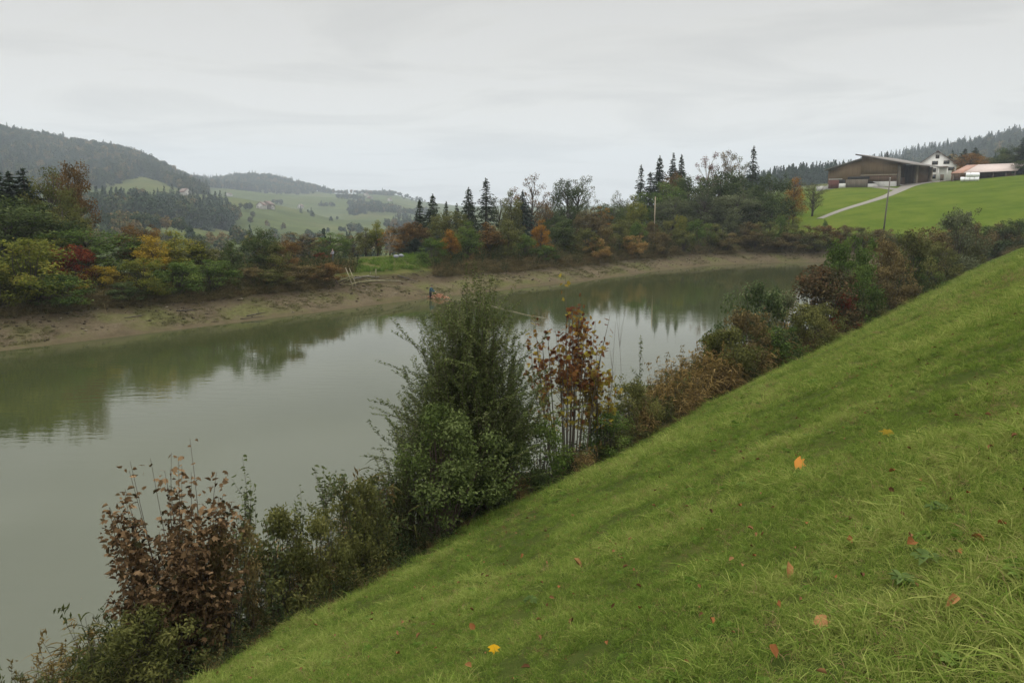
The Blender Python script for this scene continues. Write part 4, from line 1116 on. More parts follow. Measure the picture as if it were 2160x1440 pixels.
place_new(red_maple(top_h(1205, 14.0, 588) * 1.03, 3.3, 160, 26, 25), 'maple_clump', 1205, 14.0, 'clump of bare maple stems with red and orange leaves at the top', 'maple', 'red_maple', bark=BARK_STEM)
place_new(red_maple(top_h(1265, 13.6, 735), 1.6, 161, 9, 26, .42), 'maple_sapling', 1268, 13.6, 'lower yellow orange maple sapling at the right side of the red one', 'maple', 'red_maple', bark=BARK_STEM)
place_new(shoots(163, top_h(1310, 14.6, 640), .9, 5, .05, .02, .5, lo=.8, side=3, stem_r=.012, fan=.9), 'bare_sapling', 1300, 14.4, 'bare leafless shoots standing over the water right of the maple stems', 'sapling', 'brown')

# shrubs further along the near bank: column, n, top row, width px, kind, foliage, label
NB = [
 (1290,13.2,868,120,'shrub0','green','low dark green shrub right of the foot of the maple stems'),
 (430,12.9,1110,150,'bank0','brown','thin brownish scrub right beside the withered maple'),
 (560,13.3,1075,170,'bank1','olive','thin olive scrub under the short leafy alder sapling'),
 (650,13.0,1070,150,'bank2','olive','low green scrub at the foot of the taller leaning alder'),
 (745,13.2,1010,140,'bank0','olive','olive scrub left of the dogwood shrub'),
 (250,12.6,1290,200,'bank1','olive','low green scrub at the left foot of the withered maple'),
 (1345,13.6,800,100,'shrub1','olive','olive herb thicket between the maple stems and the golden reeds'),

 (1520,14.2,700,100,'bank0','yellow_green','yellowish willow shrub over the water beyond the reeds'),
 (1545,13.3,690,120,'shrub3','olive','olive brown shrub in front of the pale willow'),
 (1600,14.6,598,150,'bank1','willow','pale willow shrub with upright shoots standing against the water'),
 (1572,13.6,650,110,'shrub1','brown','brown leaved shrub below the pale willow'),
 (1640,13.2,690,120,'shrub0','green','dark green shrub at the grass edge below the pale willow'),
 (1660,14.4,610,100,'bank2','grey_green','grey green shrub right of the pale willow'),
 (1690,13.2,640,110,'shrub2','olive','olive shrub at the grass edge left of the dark reddish bush'),
 (1742,13.8,560,150,'shrub3','dusky','dark reddish bush on the near bank, round topped'),
 (1735,13.0,640,90,'shrub1','olive','dark green shrub at the foot of the dark reddish bush'),
 (1785,13.0,620,60,'bank0','red','small red leaved shrub at the right foot of the dark reddish bush'),
 (1806,13.8,552,90,'shrub0','green','fresh green shrub right of the dark reddish bush'),
 (1800,15.0,496,100,'shrub2','green','taller fresh green shrub behind, at the corner of the pond'),
 (1845,13.0,620,80,'bank1','olive','low olive shrub at the grass edge right of the fresh green one'),
 (1862,14.2,500,90,'shrub1','brown','brown leaved tall shrub under the utility pole'),
 (1880,13.0,560,90,'bank2','brown','brown tangle at the grass edge in the middle of the right hedge'),
 (1912,14.0,486,90,'shrub3','olive','olive brown tall shrub in the right hedge'),
 (1935,13.2,540,80,'shrub0','green','dark ivy green shrub in the right hedge'),
 (1958,14.6,478,80,'shrub2','brown','russet shrub at the back of the right hedge'),
 (1975,13.4,510,80,'bank0','olive','yellowish brown shrub at the grass edge of the right hedge'),
 (2008,14.2,442,84,'shrub1','grey_green','tallest greyish shrub of the right hedge'),
 (2030,13.2,510,70,'bank1','olive','low olive shrub below the tallest greyish one'),
 (2050,14.4,470,70,'shrub3','brown','brown shrub right of the tallest greyish one'),
 (2085,13.8,478,80,'shrub0','dark_green','dark green shrub near the right end of the hedge'),
 (2110,14.4,474,64,'shrub2','olive','olive shrub near the right end of the hedge'),
 (2125,14.2,470,56,'bank2','brown','rusty brown shrub near the right end of the hedge'),
 (2146,11.6,462,60,'shrub1','dark_green','dark shrub cut by the right edge of the view at the end of the hedge'),
]
for k, (px, n, py, wpx, kind, colour, lab) in enumerate(NB):
    x, y, z, r = spot(px, n)
    plant(kind, 'shrub', (x, y, z - .05), max((ztop(px, py, r) - z) * .88, .8), wpx / 1690 * r * 1.25, colour, lab, 'shrub')

# reeds
def reed(seed, H, ns=46, W=.9, plume=.35):
    rng = np.random.default_rng(seed); lv = Leaves(seed + 1); mb = MB()
    for k in range(ns):
        a = rng.uniform(0, 6.283); q = math.sqrt(rng.uniform(0, 1)) * W / 2
        b = np.array([math.cos(a) * q, math.sin(a) * q, -.1]); h = H * rng.uniform(.6, 1.05)
        e = b + [rng.normal() * .14 * h, rng.normal() * .14 * h, h]
        P = bend(b, e, rng, 6, .04); mb.tube(P, np.linspace(.006, .003, 6), 3, tint=rng.uniform(.2, .9), cap=False)
        m = rng.integers(7, 12)
        t = rng.uniform(.2, .98, m); C = np.stack([np.interp(t, np.linspace(0, 1, 6), P[:, i]) for i in range(3)], -1)
        d = sphere_dirs(rng, m) * [1, 1, 0]; d = unit(d); L_ = rng.uniform(.25, .5, m)
        s5 = np.linspace(0, 1, 5)
        LP = C[:, None] + d[:, None] * (s5[None, :, None] * L_[:, None, None]) ; LP[..., 2] += (L_[:, None] * (.75 * s5 - 1.0 * s5 ** 2))
        lv.strips(LP, .024 * np.array([.6, 1, .9, .6, .1])[None] * np.ones((m, 1)), np.clip(rng.normal(.5, .22, m), 0, 1))
        if rng.random() < plume:
            n2 = 16; tt = rng.uniform(0, 1, n2)
            lv.add(e + np.column_stack([rng.normal(size=(n2, 2)) * .035, .30 * tt - .05]), .13, .03, rng.uniform(.1, .5), axis=np.array([[.2, .1, 1.]]), jit=.3)
    return H, W, mb.mesh('stems'), lv.mesh('foliage')
for k in range(4): PROTO['reed%d' % k] = reed(180 + k, 2.0)
fm('reed', (.075,.058,.020), (.185,.125,.042), (.34,.24,.10), trans=.25)
fm('sedge', (.034,.044,.012), (.075,.085,.026), (.150,.130,.045), trans=.3)
RE = [(1322,13.4,1.5,'sedge'),(1302,13.0,1.1,'sedge'),(1336,14.4,1.5,'reed'),(1372,14.2,1.9,'reed'),(1388,13.5,1.5,'sedge'),(1400,14.6,2.3,'reed'),(1418,13.8,2.0,'sedge'),(1412,13.1,1.3,'sedge'),(1436,14.4,2.5,'reed'),(1442,13.4,1.8,'reed'),
      (1458,14.2,2.4,'reed'),(1474,14.6,2.7,'reed'),(1488,13.6,2.2,'reed'),(1500,14.4,2.3,'sedge'),(1466,13.1,1.5,'reed'),(1520,13.3,2.0,'reed'),(1560,13.1,1.7,'reed'),
      (120,14.0,1.7,'sedge'),(170,13.2,1.5,'sedge'),(60,14.6,1.5,'reed'),(215,14.4,2.2,'sedge'),(20,13.8,1.4,'sedge'),(150,15.0,1.9,'reed'),(250,13.0,1.5,'sedge'),(-30,14.4,1.5,'reed'),
      (800,14.6,3.0,'sedge'),(770,14.9,2.6,'reed'),(740,14.5,2.2,'sedge'),(560,14.4,2.0,'reed'),(460,14.2,1.9,'sedge'),(640,13.3,1.3,'reed'),
      (1380,13.9,2.0,'reed'),(1394,14.0,2.1,'reed'),(1408,14.2,2.2,'reed'),(1425,14.1,2.3,'reed'),(1430,13.2,1.5,'reed'),(1448,14.0,2.0,'sedge'),(1456,13.5,1.9,'reed'),(1478,14.0,2.1,'sedge'),(1484,13.2,1.7,'reed'),(1498,13.8,2.3,'reed'),(1510,13.9,2.4,'reed'),(1538,14.0,2.5,'reed'),(1532,13.1,1.7,'reed'),(1362,13.3,1.4,'reed'),(1545,12.9,1.3,'reed'),(1585,12.9,1.4,'sedge'),(1612,13.0,1.7,'reed'),(1650,12.8,1.4,'reed'),(1672,13.0,1.6,'sedge'),(1715,12.8,1.4,'reed'),(1760,12.8,1.5,'reed'),(1628,13.8,2.8,'reed'),(1530,13.7,2.6,'reed'),(1845,12.9,1.6,'reed'),(1900,12.8,1.6,'reed'),(1800,12.8,1.5,'sedge'),(1700,12.7,1.3,'reed'),(1240,12.9,1.0,'reed'),(1085,12.6,1.0,'reed')]
def relabel(px, col, h):
    if px < 300: w_ = 'at the lower left corner by the water'
    elif px < 700: w_ = 'between the withered maple and the willow'
    elif px < 860: w_ = 'at the left side of the big willow'
    elif px < 1350: w_ = 'at the foot of the red maple stems'
    elif px < 1530: w_ = 'in the golden reed bed over the water'
    else: w_ = 'at the grass edge of the hedge on the right'
    return ('golden brown reed clump ' if col == 'reed' else 'greenish sedge clump ') + w_
for k, (px, n, h, col) in enumerate(RE):
    x, y, z, r = spot(px, n)
    lab = relabel(px, col, h)
    plant('reed%d' % (k % 4), 'reed_clump', (x, y, z), h, 1.0 * h / 1.7, col, lab, 'reeds', group=lab[:-1] + 's' if False else 'clumps: ' + lab)

# undergrowth, litter and lawn
M_UG = foliage_mat('undergrowth_leaf', (.020,.032,.012), (.046,.062,.022), (.110,.085,.034), trans=.25, inst=True)
M_UGB = foliage_mat('undergrowth_dry', (.070,.046,.022), (.130,.088,.040), (.215,.155,.075), trans=.2, inst=True)
def ug_bramble(seed):
    rng = np.random.default_rng(seed); lv = Leaves(seed)
    n = 110; d = sphere_dirs(rng, n); d[:, 2] = abs(d[:, 2]); C = d * rng.uniform(.3, 1, n)[:, None] ** .6 * [.42, .42, .5]
    lv.add(C, .085, .055, np.clip(.5 + rng.normal(size=n) * .2, 0, 1), nrm=d * .5 + np.array([[0, 0, .6]]), shape='oval', jit=.5); return lv.mesh('undergrowth_bramble')
def ug_herb(seed):
    rng = np.random.default_rng(seed); lv = Leaves(seed)
    for k in range(7):
        h = rng.uniform(.5, 1.1); b = rng.normal(size=2) * .14; e = np.array([b[0] + rng.normal() * .15, b[1] + rng.normal() * .15, h])
        m = 16; t = np.linspace(.15, 1, m)[:, None]; C = np.array([b[0], b[1], 0]) * (1 - t) + e * t; ax = unit(sphere_dirs(rng, m) * [1, 1, .2] + [0, 0, .2])
        lv.add(C + ax * .05, .11, .045, np.clip(.5 + rng.normal(size=m) * .2, 0, 1), nrm=np.array([[0, 0, .7]]), axis=ax, shape='oval', jit=.4)
        s5 = np.linspace(0, 1, 4); lv.strips((np.array([b[0], b[1], 0])[None, None] * (1 - s5)[None, :, None] + e[None, None] * s5[None, :, None]), np.full((1, 4), .008), .3)
    return lv.mesh('undergrowth_herb')
def ug_grass(seed, h=.6, n=70, W=.35, wd=.008, lean=.5):
    rng = np.random.default_rng(seed); lv = Leaves(seed)
    a = rng.uniform(0, 6.283, n); q = np.sqrt(rng.uniform(0, 1, n)) * W / 2
    B = np.column_stack([np.cos(a) * q, np.sin(a) * q, np.full(n, -.03)])
    d = unit(rng.normal(size=(n, 3)) * [1, 1, 0]) ; L_ = h * rng.uniform(.45, 1.1, n); ln = rng.uniform(.15, 1, n) * lean * 1.6
    s5 = np.linspace(0, 1, 5)
    P = B[:, None] + d[:, None] * (L_ * ln)[:, None, None] * (s5 ** 1.7)[None, :, None]
    P[..., 2] += L_[:, None] * (s5[None] - (ln[:, None] * .55) * s5[None] ** 2.4)
    lv.strips(P, wd * np.array([.8, 1, .9, .6, .08])[None] * rng.uniform(.7, 1.3, n)[:, None], np.clip(rng.normal(.5, .2, n), 0, 1))
    return lv.mesh('grass_tuft')
UG = [proto_obj('bramble', ug_bramble(200 + k), M_UG) for k in range(3)] + [proto_obj('herb', ug_herb(210 + k), M_UG) for k in range(3)] + [proto_obj('dry_grass', ug_grass(220 + k, .65, 60, .4, .008, .6), M_UGB) for k in range(3)]
rng = np.random.default_rng(77)
def band(n_pts, u0, u1, n0, n1, pw=1.0):
    u = u0 + (u1 - u0) * rng.uniform(0, 1, n_pts) ** pw; q = rng.uniform(n0, n1, n_pts)
    return u * NEAR_D[0] + q * NEAR_N[0], u * NEAR_D[1] + q * NEAR_N[1], q
x, y, q = band(5600, -12, 150, 11.0, 15.4, 1.5)
q2 = q + 1.1 * fbm(x / 1.5, y / 1.5, 71, 2) + 1.8 * (1 - smooth(8, 24, np.hypot(x, y))); k = q2 > 12.75; x, y, q = x[k], y[k], q[k]; n = len(x)
dist = np.hypot(x, y)
idx = rng.choice(9, n, p=[.14, .13, .13, .12, .12, .10, .10, .08, .08])
pat = fbm(x / 4, y / 4, 72, 2)
idx = np.where((pat > .12) & (rng.random(n) < .7), rng.integers(6, 9, n), idx)
scl = rng.uniform(.6, 1.25, n) * np.where(q < 13.3, .55, 1.0) * (1 + 1.1 * smooth(26, 70, dist))
scatter('undergrowth', np.column_stack([x, y, height(x, y) - .02]), np.column_stack([rng.normal(0, .12, n), rng.normal(0, .12, n), rng.uniform(0, 6.28, n)]), scl,
        np.clip(rng.normal(.48, .16, n) + pat * .5, 0, 1), idx, UG, 'bramble, nettle and dry grass undergrowth along the near shore', 'undergrowth')
# far crest: rough grass and herbs hanging over the mud
def crest_pts(n_pts, s0, s1, seed):
    r_ = np.random.default_rng(seed); X = []; Y = []; S = []
    L_ = np.array(far_line[::-1]); L_ = L_[3:]   # from the left end round to the right
    seg = np.linalg.norm(np.diff(L_, axis=0), axis=1); cum = np.concatenate([[0], np.cumsum(seg)])
    t = r_.uniform(0, cum[-1], n_pts); i = np.clip(np.searchsorted(cum, t) - 1, 0, len(seg) - 1); f = (t - cum[i]) / seg[i]
    P = L_[i] + (L_[i + 1] - L_[i]) * f[:, None]; D = (L_[i + 1] - L_[i]) / seg[i][:, None]; N = np.column_stack([-D[:, 1], D[:, 0]])
    s = r_.uniform(s0, s1, n_pts); Q = P + N * s[:, None]
    sd, dn, df = shore(Q[:, 0], Q[:, 1]); k = (sd > s0) & (df < dn)
    return Q[k, 0], Q[k, 1], sd[k], r_
x, y, s, rng = crest_pts(9500, 4.9, 15, 5)
px = np.interp(np.arctan2(x, y), AZP, PXP)
k = (rng.random(len(x)) < np.where(s < 9, 1, .55)) & ~((px > 688) & (px < 912) & (s < 6.9)); x, y, s, px = x[k], y[k], s[k], px[k]; n = len(x)
mound = smooth(735, 760, px) * (1 - smooth(900, 915, px))
idx = np.where(rng.random(n) < .55, rng.integers(6, 9, n), rng.integers(0, 6, n))
idx = np.where(mound > .5, np.where(px > 830, rng.integers(0, 3, n), rng.integers(6, 9, n)), idx)
tint = np.clip(rng.normal(.55, .17, n) - .25 * mound, 0, 1)
scl = rng.uniform(.9, 1.9, n) * np.where(mound > .5, .62, 1)
M_MG = foliage_mat('mound_green', (.045,.085,.014), (.095,.165,.024), (.16,.21,.05), trans=.3, inst=True)
MG = [proto_obj('mound_leaf', ug_bramble(230 + k), M_MG) for k in range(3)] + [proto_obj('mound_grass', ug_grass(235 + k, .5, 60, .5, .02, .7), M_MG) for k in range(3)]
m_ = mound > .5
zz = height(x, y)
scatter('bank_undergrowth', np.column_stack([x, y, zz - .03])[~m_], np.column_stack([rng.normal(0, .2, n), rng.normal(0, .2, n), rng.uniform(0, 6.28, n)])[~m_], scl[~m_], tint[~m_], idx[~m_], UG,
        'rough brown grass and brambles along the crest of the far bank', 'undergrowth')
j_ = np.where(px > 825, rng.integers(0, 3, n), rng.integers(3, 6, n))
scatter('mound_plants', np.column_stack([x, y, zz - .03])[m_], np.column_stack([rng.normal(0, .2, n), rng.normal(0, .2, n), rng.uniform(0, 6.28, n)])[m_], scl[m_] * 1.2, np.clip(rng.normal(.5, .17, n), 0, 1)[m_], j_[m_], MG,
        'bright green grass and large leaved weeds on the mound of the dam', 'undergrowth')
# drooping sedge along the undercut edge
x, y, s, rng = crest_pts(2800, 4.6, 6.4, 6); px = np.interp(np.arctan2(x, y), AZP, PXP); k = ~((px > 688) & (px < 912)); x, y, s = x[k], y[k], s[k]; n = len(x)
M_DR = foliage_mat('drooping_sedge', (.062,.052,.022), (.125,.102,.046), (.21,.165,.08), trans=.2, inst=True)
DR = [proto_obj('drooping_sedge', ug_grass(240 + k, 1.0, 60, .5, .014, 1.25), M_DR) for k in range(3)]
scatter('overhanging_sedge', np.column_stack([x, y, height(x, y)]), np.column_stack([rng.normal(0, .35, n), rng.normal(0, .35, n), rng.uniform(0, 6.28, n)]), rng.uniform(.5, 1.3, n), np.clip(rng.normal(.45, .2, n), 0, 1), rng.integers(0, 3, n), DR,
        'withered sedge hanging over the undercut edge of the far bank', 'sedge')
# lawn
M_LAWN = foliage_mat('lawn_blade', (.064,.104,.018), (.142,.212,.032), (.280,.305,.085), trans=.3, inst=True)
M_STRAW = foliage_mat('straw_blade', (.110,.072,.030), (.185,.130,.056), (.270,.20,.10), trans=.2, inst=True)
M_WEED = foliage_mat('lawn_weed', (.050,.092,.014), (.085,.145,.022), (.14,.20,.045), trans=.3, inst=True)
def weed(seed):
    rng = np.random.default_rng(seed); lv = Leaves(seed); n = 11
    a = np.linspace(0, 6.283, n, endpoint=False) + rng.normal(size=n) * .2; d = np.column_stack([np.cos(a), np.sin(a), np.full(n, .35)])
    lv.add(d * .035 + [0, 0, .02], .065, .032, np.clip(.5 + rng.normal(size=n) * .15, 0, 1), nrm=np.array([[0, 0, 1.]]), axis=d, shape='oval', jit=.15); return lv.mesh('lawn_weed')
LW = [proto_obj('lawn_tuft', ug_grass(250 + k, .085 + .012 * k, 46, .17, .0036, .85), M_LAWN) for k in range(5)] \
   + [proto_obj('long_tuft', ug_grass(260 + k, .17, 40, .13, .0042, 1.0), M_LAWN) for k in range(2)] \
   + [proto_obj('straw_tuft', ug_grass(265 + k, .10, 22, .18, .0032, 1.1), M_STRAW) for k in range(2)] + [proto_obj('weed', weed(270 + k), M_WEED) for k in range(2)]
def lawn_pts(r0, r1, dens, seed):
    r_ = np.random.default_rng(seed)
    a0, a1 = R(-46), R(48); n = int((r1 ** 2 - r0 ** 2) / 2 * (a1 - a0) * dens)
    r = np.sqrt(r_.uniform(r0 ** 2, r1 ** 2, n)); a = r_.uniform(a0, a1, n); x = r * np.sin(a); y = r * np.cos(a)
    q = x * NEAR_N[0] + y * NEAR_N[1]
    k = q + .5 * fbm(x / 1.1, y / 1.1, 73, 2) + 1.6 * (1 - smooth(8, 24, r)) < 13.2
    return x[k], y[k], r[k], r_
px_, py_, ps, pt, pi, prr = [], [], [], [], [], []
for r0, r1, dens, sc0 in ((1.6, 8, 400, .84), (8, 17, 165, 1.1), (17, 40, 42, 1.9), (40, 110, 7, 3.2)):
    x, y, r, rng = lawn_pts(r0, r1, dens, int(r0 * 10)); n = len(x)
    pat = fbm(x / 2.2, y / 2.2, 74, 4); pat2 = fbm(x / .5, y / .5, 75, 2); big = fbm(x / 9, y / 9, 76, 3)
    p = rng.random(n)
    i = rng.integers(0, 5, n)
    i = np.where((pat2 > .15) & (p < .22), rng.integers(5, 7, n), i)
    dry = smooth(.10, .30, fbm(x / 3.2, y / 3.2, 78, 3)) * .35 + .55 * np.exp(-((x - 20.5) / 5) ** 2 - ((y - 29) / 7) ** 2)
    i = np.where((p > .89 - dry), rng.integers(7, 9, n), i)
    i = np.where(p < .012, rng.integers(9, 11, n), i)
    t = np.clip(.50 + .80 * pat + .22 * big + .55 * pat2 + rng.normal(size=n) * .10, 0, 1)
    kk = (pat2 + .7 * pat > -.17) | (rng.random(n) < .35)
    x, y, i, t, pat2, pat, n = x[kk], y[kk], i[kk], t[kk], pat2[kk], pat[kk], int(kk.sum())
    px_.append(x); py_.append(y); ps.append(sc0 * rng.uniform(.6, 1.15, n) * (1 + 1.3 * np.clip(pat2, -.2, .3) + .8 * np.clip(pat, -.2, .3))); pt.append(t); pi.append(i)
x = np.concatenate(px_); y = np.concatenate(py_); n = len(x); rng = np.random.default_rng(9)
scatter('lawn_grass', np.column_stack([x, y, height(x, y) - .004]), np.column_stack([rng.normal(0, .22, n), rng.normal(0, .22, n), rng.uniform(0, 6.28, n)]), np.concatenate(ps), np.concatenate(pt), np.concatenate(pi), LW,
        'tousled mown grass with weeds and straw covering the near slope', 'grass')
# leaf litter along the foot of the slope and thinly on the lawn
M_LIT = foliage_mat('litter_leaf', (.075,.036,.018), (.145,.075,.034), (.250,.135,.060), trans=.1, inst=True)
def litter_leaf(seed, L_):
    lv = Leaves(seed); lv.add(np.array([[0, 0, .012]]), L_, L_ * .8, .5, nrm=np.array([[0, 0, 2.]]), shape='curl', jit=.3); return lv.mesh('litter_leaf')
LT = [proto_obj('litter_leaf', litter_leaf(280 + k, .07 + .015 * k), M_LIT) for k in range(3)]
rng = np.random.default_rng(31)
x, y, q = band(2600, -10, 60, 12.0, 14.6, 1.3); k = rng.random(len(x)) < smooth(11.9, 13.0, q); x, y = x[k], y[k]
x2, y2, q2 = band(2600, -6, 50, -2, 12.4, 1.6)
x = np.concatenate([x, x2]); y = np.concatenate([y, y2]); n = len(x)
up = np.concatenate([np.full(len(x) - len(x2), .02), np.full(len(x2), .072)])
scatter('leaf_litter', np.column_stack([x, y, height(x, y) + up]), np.column_stack([rng.normal(0, .45, n), rng.normal(0, .45, n), rng.uniform(0, 6.28, n)]), np.where(up > .03, rng.uniform(.2, .8, n) ** 1.2, rng.uniform(.6, 1.3, n)), np.clip(rng.normal(.5, .22, n), 0, 1), rng.integers(0, 3, n), LT,
        'small brown leaves littering the grass and the foot of the near slope', 'leaves')

# leaves afloat along the near shore
FLT = [proto_obj('floating_leaf', litter_leaf(290 + k, .07), M_LIT) for k in range(2)]
rng = np.random.default_rng(92); x, y, q = band(420, -14, 90, 15.0, 24, 1.2); sdq = shore(x, y)[0]; k = (sdq < -.3) & (rng.random(len(x)) < np.exp(-(q - 15) / 3.5)); x, y = x[k], y[k]; n = len(x)
scatter('floating_leaves', np.column_stack([x, y, np.full(n, .004)]), np.column_stack([np.zeros(n), np.zeros(n), rng.uniform(0, 6.28, n)]), rng.uniform(.5, 1.1, n), np.clip(rng.normal(.5, .2, n), 0, 1), rng.integers(0, 2, n), FLT, 'fallen leaves floating on the water along the near shore', 'leaves')
# ------------------------------------------------------------------ the farm on the rise
def boards_mat(name, c, scale=2.2, var=.35):
    """vertical boarding: colour changes from board to board"""
    m, t, o = new_mat(name); K = t.links.new
    tcn = nn(t, 'ShaderNodeTexCoord')
    mpn = nn(t, 'ShaderNodeMapping'); mpn.inputs['Scale'].default_value = (4.0, 4.0, .12); K(tcn.outputs['Object'], mpn.inputs[0])
    n = nn(t, 'ShaderNodeTexNoise'); n.inputs['Scale'].default_value = scale; n.inputs['Detail'].default_value = 4; n.inputs['Roughness'].default_value = .7
    K(mpn.outputs[0], n.inputs['Vector'])
    cr = nn(t, 'ShaderNodeValToRGB'); e = cr.color_ramp.elements
    e[0].position = .3; e[0].color = tuple(v * (1 - var) for v in c) + (1,); e[1].position = .7; e[1].color = tuple(v * (1 + var) for v in c) + (1,)
    K(n.outputs['Fac'], cr.inputs[0]); p = nn(t, 'ShaderNodeBsdfPrincipled'); p.inputs['Roughness'].default_value = .85; p.inputs['Specular IOR Level'].default_value = .15
    K(cr.outputs[0], p.inputs['Base Color']); K(p.outputs[0], o.inputs[0]); return m
M_WOOD = boards_mat('barn_boards', (.150, .102, .058)); M_WOOD2 = boards_mat('barn_boards_dark', (.105, .066, .042))
M_WOODG = boards_mat('weathered_boards', (.150, .125, .095)); M_PALEW = boards_mat('pale_timber', (.30, .25, .18)); M_REDW = boards_mat('red_boards', (.13, .055, .045))
M_ROOFG = solid_mat('grey_roof', (.135, .122, .108), var=.2, scale=.6); M_ROOFB = solid_mat('roof_edge', (.060, .050, .042), var=.2)
M_CONC = solid_mat('concrete', (.42, .41, .38), var=.15, scale=1.2); M_DARK = solid_mat('near_black', (.020, .019, .018), var=.2)
M_PLAST = solid_mat('white_plaster', (.66, .65, .61), var=.06, scale=1.0); M_GLASS = solid_mat('window_glass', (.030, .034, .038), rough=.15, var=.2, spec=.6)
M_FRAME = solid_mat('window_frame', (.16, .12, .085), var=.15); M_TILE = solid_mat('brown_roof_tiles', (.115, .075, .055), var=.3, scale=3)
M_TILER = solid_mat('red_roof_tiles', (.27, .085, .050), var=.25, scale=2.5); M_ROOFP = solid_mat('pale_fibre_roof', (.43, .355, .32), var=.10, scale=1.5)
M_ROOFR = solid_mat('rust_roof', (.30, .165, .115), var=.15, scale=1.5); M_WRAP = solid_mat('white_wrap', (.78, .79, .79), rough=.35, var=.06, scale=4)
M_GRAVEL = solid_mat('gravel_road', (.150, .136, .116), var=.18, scale=.8); M_YARD = solid_mat('yard_gravel', (.20, .165, .13), var=.2, scale=.6)

def frame_at(px, py, turn):
    x, y, z, r = hit(px, py, 150, 700)
    return (x, y, z), -math.atan2(x, y) + R(turn), r
# --- the large barn.  local x runs to the right along the gable wall, y into the depth; origin = nearest corner
loc, rz, rb_ = frame_at(1890, 393, -20)
barn = thing('barn', 'large brown timber barn with a stepped grey roof above the gravel road', 'barn', loc, rz)
b = MB()
b.prism([(-22.6, 1.0), (-11.6, 1.0), (-11.6, 8.7), (-22.6, 5.7)], 0, .3); b.prism([(-11.6, 3.9), (0, 3.9), (0, 7.5), (-11.6, 10.0)], 0, .3)
b.prism([(-22.6, -1.2), (-22.3, -1.2), (-22.3, 5.6), (-22.6, 5.6)], .3, 30)
b.prism([(-11.6, 1.6), (-11.2, 1.6), (-11.2, 10.0), (-11.6, 10.0)], .3, 30)
b.box(-.3, 18.4, 0.6, 0, 30, 7.4); b.box(-22.3, 29.7, 0, -.3, 30, 5.6)
b.box(-4.2, .35, .4, -3.9, 18.3, 8.2); b.box(-3.9, 18.0, .4, -.3, 18.35, 7.45)
b.build('wall', M_WOOD, barn)
b = MB(); b.box(-11.58, .06, 1.62, -.02, .28, 3.55); b.build('lower_boarding', M_WOOD2, barn)
b = MB(); b.box(-11.6, -.08, 3.56, .1, .05, 3.88); b.build('light_beam', M_PALEW, barn)
b = MB(); b.prism([(-7.4, 1.6), (-.0, 1.6), (-.0, -2.2), (-1.6, -2.2)], -.12, .28); b.box(-22.5, .02, -1.4, -.2, .3, .98); b.box(-.2, .3, -1.4, .1, 30, .6); b.build('plinth', M_CONC, barn)
b = MB()
b.prism([(-23.6, 5.55), (-11.65, 8.9), (-11.65, 9.15), (-23.6, 5.8)], -1.4, 31); b.build('lower_roof', M_ROOFG, barn)
b = MB(); b.prism([(-13.0, 10.30), (4.2, 6.62), (4.2, 6.86), (-13.0, 10.62)], -1.6, 31); roof_b = b.build('upper_roof', M_ROOFG, barn)
b = MB(); b.prism([(-13.05, 10.26), (4.25, 6.58), (4.25, 6.90), (-13.05, 10.66)], -1.72, -1.605); b.build('verge_board', M_ROOFB, roof_b)
for y0 in (0.0, 15.4, 29.2):
    b = MB(); b.box(-.05, y0 + (.3 if y0 < 1 else 0), -.9, .85, y0 + 1.2, 6.95 + (.2 if y0 < 1 else 0)); b.build('pillar', M_PALEW if y0 > 1 else M_WOODG, barn)
b = MB(); b.box(-22.28, -.12, 2.5, -17.6, -.02, 2.75); b.build('rail', M_CONC, barn)
b = MB(); b.box(-22.3, -.06, -.4, -18.7, .0, 2.4); b.build('red_boarding', M_REDW, barn)
b = MB(); b.box(-18.6, -.06, -.4, -16.4, .0, 1.2); b.build('white_panel', M_PLAST, barn)
b = MB(); b.box(-18.6, -.05, 1.25, -16.6, .0, 2.4); b.box(-15.8, -.05, 2.5, -8.6, .0, 3.3); b.build('opening_shade', M_DARK, barn)  # near-black panels on the solid wall; the shade inside the openings is painted
b = MB(); b.box(-16.3, -.09, -.3, -9.0, -.051, 2.45); b.build('gate', M_WOODG, barn)
b = MB(); b.box(-5.6, 8.0, -.4, -.4, 8.3, 3.0); b.build('side_gate', M_WOOD2, barn)
b = MB(); b.box(-27.4, 2.0, -1.6, -22.7, 2.3, .5); b.build('yard_wall', M_CONC, barn)

def house(name, label, cat, px, py, turn, W, D, eave, ridge, wall, roof, wins, depth_over=.7, part_extra=None):
    loc, rz, r = frame_at(px, py, turn)
    t = thing(name, label, cat, loc, rz)
    b = MB(); b.prism([(-W/2, -1.5), (W/2, -1.5), (W/2, eave), (0, ridge), (-W/2, eave)], 0, D); b.build('wall', wall, t)
    s = (ridge - eave) / (W / 2); ov = .8
    b = MB()
    for sg in (-1, 1):
        p = [(0, ridge + .05), (sg * (W/2 + ov), eave - s * ov + .05), (sg * (W/2 + ov), eave - s * ov + .27), (0, ridge + .27)]
        b.prism(p if sg < 0 else p[::-1], -depth_over, D + depth_over)
    rf = b.build('roof', roof, t)
    for (x0, z0, x1, z1) in wins:
        b = MB(); b.box(x0 - .12, -.07, z0 - .12, x1 + .12, -.02, z1 + .12); f = b.build('window', M_FRAME, t)
        b = MB(); n = 2 if x1 - x0 > .8 else 1
        for k in range(n):
            w_ = (x1 - x0) / n; b.box(x0 + k * w_ + .05, -.10, z0, x0 + (k + 1) * w_ - .05, -.072, z1)
        b.build('pane', M_GLASS, f)
    return t, rf
